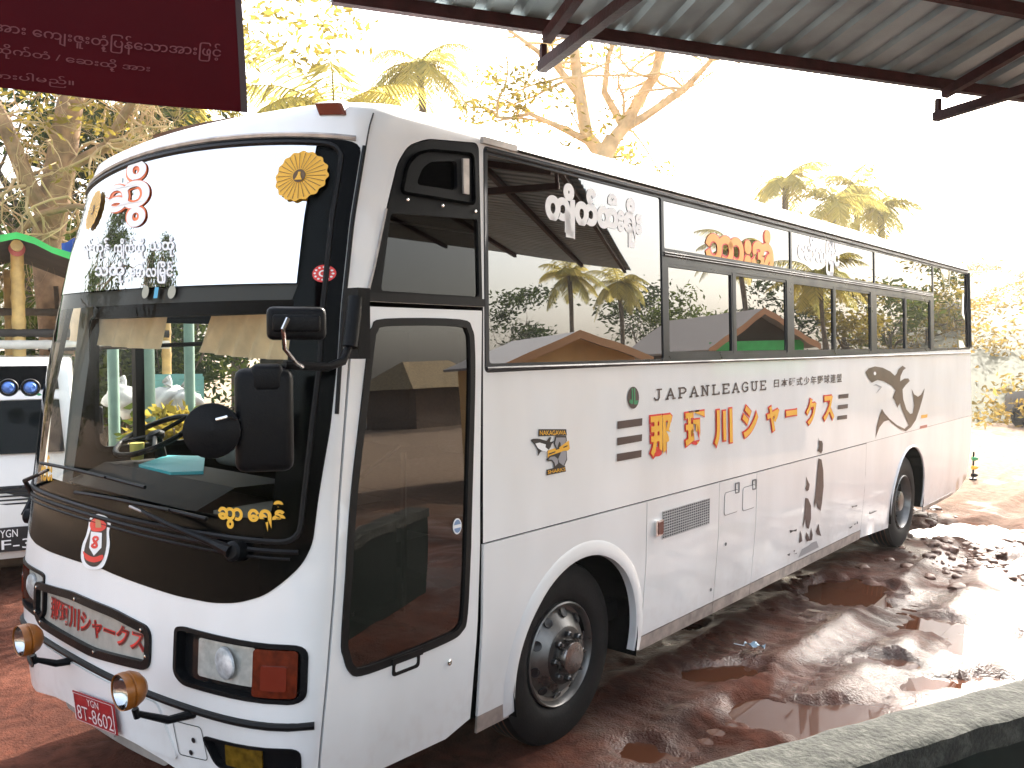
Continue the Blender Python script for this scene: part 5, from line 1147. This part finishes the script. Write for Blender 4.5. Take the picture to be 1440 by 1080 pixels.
for x, z0 in ((-1, 0),): b = MB(); b.add([loc(-1.22, -.62, 1.02), loc(-1.22, .62, 1.02), loc(-.62, .56, 1.4), loc(-.62, -.56, 1.4)], [(0, 1, 2, 3)]); b.build('rear_window', BLK, CARO)
for x in (-1.3, 1.3):
    for y in (-.8, .8): b = MB(); b.lathe(loc(x, y, .31), f, [(-.1, 0), (-.1, .28), (-.08, .31), (.08, .31), (.1, .28), (.1, .18), (.06, .15), (.06, 0)], 24); b.build('wheel', TYR, CARO)
for y in (-.6, .6): b = MB(); b.box(loc(-2.02, y, .78), (.06, .3, .14), ax, .01); b.build('tail_lamp', REDL, CARO)
b = MB(); b.box(loc(-2.06, 0, .62), (.02, .5, .14), ax); b.build('number_plate', WHS, CARO)
p = np.array([XR+.16, .10, 0]); px_ = tod(1369, 645, 14.6)
p = np.array([px_[0], px_[1], 0]); MK = thing('marker_lamp_post', 'thin post with green and yellow lamps just behind the rear corner of the coach', 'marker', p)
b = MB(); b.tube([p, p+np.array([0, 0, float(px_[2])+.12])], .015, 8); b.box(p+np.array([0, 0, .01]), (.1, .1, .03)); b.build('post', PLB, MK)
for zz, mm_ in ((0, GRN), (-.15, KYE), (-.28, PLB)): b = MB(); b.lathe(p+np.array([0, 0, float(px_[2])+zz]), -np.array(f)*0+np.array([BR[0], BR[1], 0]), [(-.02, 0), (-.02, .035), (.03, .035), (.07, .02), (.09, 0)], 14); b.build('lamp', mm_, MK)

# ------------------------------------------------------------------ white minibus at the left edge
VO, VR, VF = frame_at(-62, 7.7, 6); VAN = thing('white_minibus', 'white minibus facing the viewer at the left edge with two round blue lamps', 'minibus', VO)
def vl(x, y, z): return VO+VR*x+VF*y+np.array([0, 0, z])
VAX = [VR, VF, np.array([0, 0, 1.])]
sec = [(.0, .30), (.06, .42), (.06, .62), (.0, 1.0), (-.04, 1.22), (-.26, 2.02), (-.40, 2.10), (-.9, 2.12), (-4.2, 2.1), (-4.35, 1.9), (-4.4, .4)]
b = MB(); n = len(sec); V = []
for xx, ins in ((-.96, .10), (-.93, .0), (0, -.03), (.93, 0), (.96, .10)):
    for y, z in sec: V.append(vl(xx*(1-.06*max(0, z-1.1)), y-(ins if y > -1 else -ins*.3)-(0 if abs(xx) < .95 else 0), z if abs(xx) < .95 else .3+(z-.3)*.985))
b.add(V, [(a*n+i, a*n+(i+1) % n, (a+1)*n+(i+1) % n, (a+1)*n+i) for a in range(4) for i in range(n)]+[tuple(range(n)), tuple(4*n+i for i in range(n))[::-1]])
b.build('body', mat('van_white', (.72, .72, .70), .3, coat=.5, var=.06, scale=2), VAN, angle=50)
def vq(name, P, m, thick=.02, par=None):
    b = MB(); b.add([vl(x, y+thick, z) for x, y, z in P]+[vl(x, y-.02, z) for x, y, z in P], [(0, 1, 2, 3), (4, 7, 6, 5)]+[(i, (i+1) % 4, (i+1) % 4+4, i+4) for i in range(4)]); return b.build(name, m, par or VAN, smooth=False)
vq('windscreen', [(-.84, -.02, 1.26), (.84, -.02, 1.26), (.80, -.17, 1.74), (-.80, -.17, 1.74)], mat('van_glass', (.004, .006, .006), .06, spec=.12))
vq('sun_strip', [(-.80, -.19, 1.84), (.80, -.19, 1.84), (.78, -.25, 2.06), (-.78, -.25, 2.06)], BLK, .03)
vs = vq('white_strip', [(-.80, -.17, 1.75), (.80, -.17, 1.75), (.80, -.19, 1.83), (-.80, -.19, 1.83)], WHS, .022)
b = MB(); 
for i in range(5): b.add([vl(.50+.05*i, -.155, 1.77), vl(.56+.05*i, -.155, 1.785), vl(.53+.05*i, -.16, 1.81)], [(0, 1, 2)])
b.build('green_emblem', GRN, vs, smooth=False)
for px in (12, 43):
    c = tod(px, 545, 7.55); b = MB(); b.lathe(c, VF, [(-.05, .075), (.0, .078), (.012, .072), (.012, .055)], 24); h_ = b.build('round_lamp', PLB, VAN)
    b = MB(); b.lathe(c, VF, [(.006, .055), (.03, .04), (.036, 0)], 20); b.build('lens', mat('lamp_blue', (.10, .22, .62), .1, .4), h_)
vq('grille', [(-.80, .02, .78), (.80, .02, .78), (.80, .01, .97), (-.80, .01, .97)], DBK, .02)
for i in range(5): vq('grille_slat', [(-.78, .03, .80+.036*i), (.78, .03, .80+.036*i), (.78, .03, .815+.036*i), (-.78, .03, .815+.036*i)], FRM, .02)
PLT = vq('number_plate', [(.16, .075, .38), (.58, .075, .38), (.58, .075, .60), (.16, .075, .60)], DBK, .02)
pv = plane_map(vl(.16, .097, .38), VR*.42, np.array([0, 0, .22])); k_ = 1 if (np.cross(VR, [0, 0, 1]) @ VF) > 0 else -1
b = MB(); lettering(b, 'YGN', pv, [(.35, .92), (.68, .92), (.68, .6), (.35, .6)], .003*k_); lettering(b, '2F-3', pv, [(.10, .5), (.94, .5), (.94, .1), (.10, .1)], .003*k_); b.build('plate_lettering', WHS, PLT)
for x in (-.70, .74): vq('headlight', [(x-.14, .04, .64), (x+.14, .04, .64), (x+.14, .03, .76), (x-.14, .03, .76)], CHR, .02)
for x in (-.8, .8):
    for y in (-.75, -3.4): b = MB(); b.lathe(vl(x, y, .32), VR, [(-.1, 0), (-.1, .29), (-.08, .32), (.08, .32), (.1, .29), (.1, 0)], 24); b.build('wheel', TYR, VAN)
for s_ in (-1, 1): b = MB(); b.tube([vl(s_*.92, -.1, 1.5), vl(s_*1.08, .05, 1.55)], .012, 6); b.box(vl(s_*1.10, .06, 1.55), (.14, .06, .26), VAX, .02); b.build('mirror', PLB, VAN)
b = MB()
for s_ in (0,):
    B0, B1, B2 = vl(.3, .0, 1.30), vl(.0, -.02, 1.40), vl(-.3, -.03, 1.44); b.tube([B0, B1, B2], .01, 6)
b.build('wiper', PLB, VAN)
# bamboo shelter
SO, SR, SF = frame_at(27, 10.5, 0); SH = thing('bamboo_shelter', 'open bamboo shelter with a green tarp over its corrugated roof at the left', 'shelter', SO)
def sv(x, y, z): return SO+SR*x+SF*y+np.array([0, 0, z])
BAMB = mat('bamboo', (.50, .33, .11), .45, var=.3, scale=7, bump=.1, bscale=10)
def pole(a, b_, r, name='pole', m=None, knots=True):
    b = MB(); a, b_ = np.array(a), np.array(b_); n = max(3, int(np.linalg.norm(b_-a)/.28)); P = []; Rr = []
    for i in range(n):
        t = i/n; t2 = (i+1)/n
        P += [a+(b_-a)*(t+.004), a+(b_-a)*(t+.02), a+(b_-a)*(t2-.02)]; Rr += [r*1.12, r*.98, r*.97]
    b.tube(P+[b_], Rr+[r], 12); return b.build(name, m or BAMB, SH)
zap = SO[2]+2.3+(481-352)/FOC*10.5
pole(sv(0, 0, 0), sv(0, 0, zap-.05), .075, 'post'); pole(sv(-.12, -2.4, 0), sv(-.12, -2.4, zap-.1), .06, 'post'); pole(sv(-1.9, 0, 0), sv(-1.9, 0, zap-.75), .06, 'post'); pole(sv(1.7, -.2, 0), sv(1.7, -.2, zap-.7), .06, 'post')
zb_ = 2.3+(481-487)/FOC*10.5; WPOLE = mat('pale_pole', (.62, .58, .50), .5, var=.15)
pole(sv(-2.0, .06, zb_), sv(1.7, .06, zb_), .055, 'rail', WPOLE); pole(sv(-2.0, .04, zb_+.14), sv(1.7, .04, zb_+.14), .05, 'beam', mat('dark_pole', (.03, .025, .02), .8)); pole(sv(-1.9, -1.2, zap-.75), sv(1.8, -1.2, zap-.72), .05, 'beam', BARKD); pole(sv(0, .35, zap+.0), sv(0, -2.9, zap+.02), .06, 'ridge_pole')
b = MB(); 
for sg in (-1, 1):
    N = 26; V = []
    for i in range(N+1):
        for w in (0, 1): y = .4-3.4*i/N; x = sg*(w*2.1); z = zap+.09-w*.80+(.02 if i % 2 else 0); V.append(sv(x, y, z))
    b.add(V, [(2*i, 2*i+1, 2*i+3, 2*i+2) for i in range(N)])
b.build('roof_sheet', mat('old_tin', (.05, .038, .028), .7, .3, var=.4, scale=2), SH, smooth=False)
b = MB()
for sg in (-1, 1):
    V = []
    for i in range(13):
        x = sg*2.15*i/12; z = zap+.14-.8*i/12+.02*math.sin(i*2.1); V += [sv(x, .46, z-.075-.02*math.sin(i*3)), sv(x, .48, z), sv(x, -.5, z+.03), sv(x, -3.05, z+.03)]
    b.add(V, [(4*i+k, 4*i+k+1, 4*i+k+5, 4*i+k+4) for i in range(12) for k in range(3)])
b.build('tarp', mat('tarp_green', (.03, .42, .09), .5, var=.2, scale=3), SH)
b = MB(); b.lathe(sv(0, .12, zap-.02), SF, [(-.2, .085), (.0, .09), (.02, .06), (.02, .03), (-.02, .028), (-.02, 0)], 18); b.build('pole_end', mat('pole_end_red', (.35, .06, .05), .5), SH)
for x in (-.5, .55): pole(sv(x, -2.6, zb_-.5), sv(x*.9, -2.6, zap-.3), .035, 'stake', BARKD)
# blue cloth hung in the branches
c = tod(98, 338, 13.2); b = MB(); V = [c+np.array([BR[0]*u*.25, BR[1]*u*.25, -v*.45+.05*math.sin(u*4)]) + hdir(98)*.06*math.sin(u*5+v*3) for v in np.linspace(0, 1, 6) for u in np.linspace(-.5, .8, 8)]
b.add(V, [(j*8+i, j*8+i+1, (j+1)*8+i+1, (j+1)*8+i) for j in range(5) for i in range(7)]); tag(b.build('blue_cloth', mat('cloth_blue', (.03, .08, .42), .8)), 'blue cloth hanging from a branch beside the green tarp roof', 'cloth')
# ------------------------------------------------------------------ beyond the driver's window: posts, fence, sacks, shrubs
PG = mat('pale_green_paint', (.11, .19, .145), .55, var=.15)
for px, k, r_, lab in ((160, 8.6, .055, 'pale green post seen left of the steering wheel through the cab'), (208, 8.0, .065, 'thickest pale green post in the middle of the driver window'), (267, 8.4, .05, 'pale green post by the right edge of the driver window')):
    p = tod(px, 560, k); b = MB(); b.lathe((p[0], p[1], -.1), (0, 0, 1), [(0, r_*1.25), (.25, r_*1.25), (.27, r_), (3.3, r_*.95), (3.3, 0)], 18); tag(b.build('green_post', PG), lab, 'post', 'pale green posts beyond the coach')
o, r, f = frame_at(246, 10.5); FN = thing('slat_fence', 'low turquoise slatted fence seen through the cab between posts', 'fence', o)
z0, z1 = 2.3+(481-566)/FOC*10.5, 2.3+(481-532)/FOC*10.5
b = MB(); 
for i in range(5): z = z0+(z1-z0)*i/4; b.box(o+np.array([0, 0, z]), (.62, .02, .07), [r, f, [0, 0, 1]])
for x in (-.3, .3): b.box(o+r*x+f*-.02+np.array([0, 0, z1/2]), (.05, .04, z1), [r, f, [0, 0, 1]])
b.build('slats', mat('fence_turquoise', (.08, .23, .21), .6, var=.15), FN)
SK = mat('white_sack', (.36, .355, .34), .7, var=.08, scale=8, bump=.3, bscale=14)
for i, (px, py, s, lab) in enumerate([(172, 560, .26, 'white sack at the left end of the heap seen through the cab'), (186, 572, .24, 'lower white sack beside the thick green post'), (236, 560, .26, 'upright white sack under the turquoise fence'), (250, 575, .24, 'white sack lying in front of the turquoise fence'), (262, 562, .22, 'white sack next to the right green post')]):
    p = tod(px, py, 9.3+.2*(i % 2)); b = MB(); s *= .58; lump(b, (p[0], p[1], p[2]), s, 40+i, .9, 2); b.build
    o_ = thing('white_sack', lab, 'sack', p, 'white sacks beyond the coach'); b.build('bag', SK, o_, angle=80); b = MB(); b.tube([p+np.array([0, 0, s*.9]), p+np.array([.02, 0, s*1.15]), p+np.array([.0, .03, s*1.35])], [.05, .03, .06], 8); b.build('tied_neck', SK, o_)
p = tod(205, 600, 9.6); b = MB(); b.box((p[0], p[1], .55), (3.6, 1.1, 1.1), [r, f, [0, 0, 1]], .12); tag(b.build('earth_bank', mat('bank_earth', (.20, .12, .07), .9, var=.4, scale=3, bump=.5, bscale=8)), 'low earth bank carrying the sacks beyond the coach', 'bank')
for i, (px, py, k, s, lf, lab) in enumerate([(190, 540, 12.5, .9, LG, 'mid green shrub behind the sacks left of the thick post'), (240, 515, 13, 1.0, LD_, 'dark green shrub behind the turquoise fence'), (232, 610, 8.2, .45, LG, 'small leafy plant right of the thick green post'), (258, 618, 7.6, .4, LY, 'yellow green spiky plant near the steering wheel rim'), (150, 560, 12, .9, LG, 'shrub at the left edge of the driver window')]):
    p = tod(px, py, k); t_ = thing('shrub', lab, 'shrub', (p[0], p[1], 0)); b = MB(); leafcloud(b, p, (s, s, s*.8), int(700*s)+200, .16, 12, 60+i, .2); b.build('foliage', lf, t_, smooth=False); b = MB()
    for a in range(5): b.tube([(p[0], p[1], 0), (p[0]+.1*math.cos(a), p[1]+.1*math.sin(a), p[2]*.6), (p[0]+s*.6*math.cos(a*1.3), p[1]+s*.6*math.sin(a*1.3), p[2]+s*.3)], [.03, .02, .008], 6)
    b.build('stem', BARKD, t_)
# ------------------------------------------------------------------ what the coach's glass mirrors: the other side of the yard
def tom(px, py, k):
    """point k metres along the sight line folded at the near flank of the coach"""
    P = np.array(side(*SU(px, py))); d = ray(px, py); t = float((P-CO) @ BF); z = P[2]; e = (tum(z+.05)-tum(z-.05))/.1
    n = np.array([0, -1, e]); n /= np.linalg.norm(n); d2 = d-2*(d @ n)*n; return P+d2*(k-t)
def gable(name, label, cat, px, py, lpx, lpy, k, depth, wall, roof, trim=None, tarp=None):
    A = tom(px, py, k); L_ = tom(lpx, lpy, k*.96); e = A-L_; e[2] = 0; hw = np.linalg.norm(e); e /= hw; out = np.array([-e[1], e[0], 0]); out = out if out[1] > 0 else -out; za, zl = A[2], L_[2]; c = np.array([A[0], A[1], 0]); H = thing(name, label, cat, c)
    q = lambda x, y, z: c+e*x-out*y+np.array([0, 0, z]); sl = (za-zl)/hw; w_ = hw*.86
    b = MB(); b.add([q(-w_, 0, 0), q(w_, 0, 0), q(w_, 0, za-sl*w_-.06), q(0, 0, za-.06), q(-w_, 0, za-sl*w_-.06)]+[q(-w_, depth, 0), q(w_, depth, 0), q(w_, depth, za-sl*w_-.06), q(0, depth, za-.06), q(-w_, depth, za-sl*w_-.06)], [(0, 1, 2, 3, 4), (9, 8, 7, 6, 5), (0, 5, 6, 1), (1, 6, 7, 2), (4, 9, 5, 0)]); b.build('wall', wall, H, smooth=False)
    b = MB()
    for sg in (-1, 1): 
        P = [q(0, -.35, za), q(sg*hw, -.35, zl), q(sg*hw, depth+.3, zl), q(0, depth+.3, za)]; b.add(P+[p-np.array([0, 0, .05]) for p in P], [(0, 1, 2, 3), (7, 6, 5, 4)]+[(i, (i+1) % 4, (i+1) % 4+4, i+4) for i in range(4)])
    b.build('roof', roof, H, smooth=False)
    b = MB()
    for sg in (-1, 1): P = [q(0, -.37, za+.02), q(sg*hw*1.01, -.37, zl+.02), q(sg*hw*1.01, -.37, zl-.14), q(0, -.37, za-.14)]; b.add(P, [(0, 1, 2, 3)])
    b.build('bargeboard', trim or wall, H, smooth=False)
    if tarp:
        b = MB(); V = [q(-w_+2*w_*i/12, -.1-.03*(i % 2), z_) for i in range(13) for z_ in (za-sl*w_*.95, za-sl*w_-.75)]; b.add(V, [(2*i, 2*i+2, 2*i+3, 2*i+1) for i in range(12)]); b.build('tarp', tarp, H)
    b = MB()
    for x in (-.45, .45): b.box(q(x*hw, -.02, (za-sl*w_)*.45), (.5, .06, (za-sl*w_)*.55), [e, out, [0, 0, 1]])
    b.build('window', DBK, H, smooth=False); return H
gable('house', 'tan gabled house with grey roof mirrored low in the first side window', 'house', 805, 466, 700, 512, 17, 2.6, mat('wall_tan', (.68, .42, .17), .8, var=.1, scale=3), mat('roof_grey', (.30, .28, .27), .7), mat('barge_tan', (.50, .27, .13), .6))
gable('market_hut', 'small dark hut with a green tarp under its gable mirrored in the sliding windows', 'hut', 1062, 436, 985, 492, 21, 3, mat('hut_dark', (.05, .035, .025), .9), mat('roof_tin', (.22, .19, .17), .8), mat('barge_orange', (.4, .2, .1), .7), mat('tarp_green', (.03, .42, .09), .5))
for i, (px, py, k, lab) in enumerate([(800, 388, 44, 'left palm mirrored in the first side window'), (868, 398, 47, 'right palm mirrored in the first side window'), (1035, 350, 40, 'big palm mirrored above the green tarp hut'), (1150, 385, 34, 'palm with drooping fronds mirrored in the middle sliding windows')]): P = tom(px, py, k); palm(lab, P, max(3, P[2]), 40+i, 2.3, 'palms across the yard', nf=20)
for i, (px, py, k, s, lf, lab) in enumerate([(735, 445, 30, 2.6, LD_, 'dark tree mirrored at the left of the first side window'), (900, 440, 32, 2.6, LD_, 'dark tree mirrored beside the tan house roof'), (965, 455, 27, 2.1, LG, 'round green tree mirrored left of the tarp hut'), (1110, 440, 29, 2.6, LD_, 'dark tree mirrored behind the tarp hut'), (1190, 440, 26, 2.2, LY, 'yellow green tree mirrored in the middle sliding windows'), (1250, 440, 28, 2.6, LG, 'green tree mirrored in the third pair of sliding windows'), (1300, 410, 32, 3.2, LY, 'pale tree mirrored over the third pair of sliding windows'), (1345, 430, 34, 3.6, LG, 'tall green tree mirrored in the rearmost window')]):
    k *= 1.75; P = tom(px, py, k); tree('broadleaf_tree', lab, (P[0], P[1], 0), max(3.5, P[2]), .16, lf, 1500, .36, 90+i, 'trees across the yard', crown=(s, s, s*.85), crown_z=P[2], clumps=22)
def tof(px, py, k):
    y, z = FU(px, py); P = np.array(front(y, z)); n = np.array(front(y, z, 1))-P; n /= np.linalg.norm(n); d = ray(px, py); t = float((P-CO) @ BF); return P+(d-2*(d @ n)*n)*(k-t)
for i, (px, py, k, s, lab) in enumerate([(150, 380, 30, 3.2, 'dark tree ahead of the coach mirrored at the left of its windscreen'), (225, 388, 34, 2.2, 'smaller dark tree ahead of the coach mirrored behind the route lettering'), (165, 330, 32, 2.0, 'tall thin tree ahead of the coach mirrored by the orange glyph')]):
    P = tof(px, py, k); tree('broadleaf_tree', lab, (P[0], P[1], 0), max(3.5, P[2]), .3, LD_, 2600, .4, 130+i, None, crown=(s, s, s), crown_z=P[2], clumps=20)
# road, thatched house and the standing person mirrored in the door
b = MB(); b.box((5, -34, .03), (300, 6, .06)); struct(b.build('road', mat('asphalt', (.055, .055, .058), .8, var=.2, scale=2)))
P = tom(600, 505, 44); TH = thing('thatched_house', 'low thatched house across the road mirrored in the door glass', 'house', (P[0], P[1], 0))
b = MB(); b.box((P[0], P[1], 1.0), (5.2, 3.6, 2.0)); b.build('wall', mat('hut_brown', (.13, .085, .06), .9, var=.3), TH)
b = MB(); z = 1.95; x, y = P[0], P[1]; b.add([(x-3.2, y-2.3, z), (x+3.2, y-2.3, z), (x+3.2, y+2.3, z), (x-3.2, y+2.3, z), (x-1.7, y, z+1.35), (x+1.7, y, z+1.35)], [(0, 1, 5, 4), (1, 2, 5), (2, 3, 4, 5), (3, 0, 4), (3, 2, 1, 0)]); b.build('roof', mat('thatch', (.26, .19, .10), .95, var=.4, scale=9, bump=.6, bscale=25), TH, smooth=False)

# ------------------------------------------------------------------ haze box added to wash out the far trees like glare
b = MB(); b.box((60, 20, 18), (330, 330, 42.6)); HZ = b.build('haze', None, smooth=False); struct(HZ, 'stuff')
m = bpy.data.materials.new('haze_air'); m.use_nodes = True; nt = m.node_tree; nt.nodes.clear(); o = nt.nodes.new('ShaderNodeOutputMaterial'); v = nt.nodes.new('ShaderNodeVolumePrincipled')
v.inputs['Color'].default_value = (.95, .93, .88, 1); v.inputs['Density'].default_value = .0009; v.inputs['Anisotropy'].default_value = .3; nt.links.new(v.outputs[0], o.inputs['Volume'])
HZ.data.materials.clear(); HZ.data.materials.append(m)
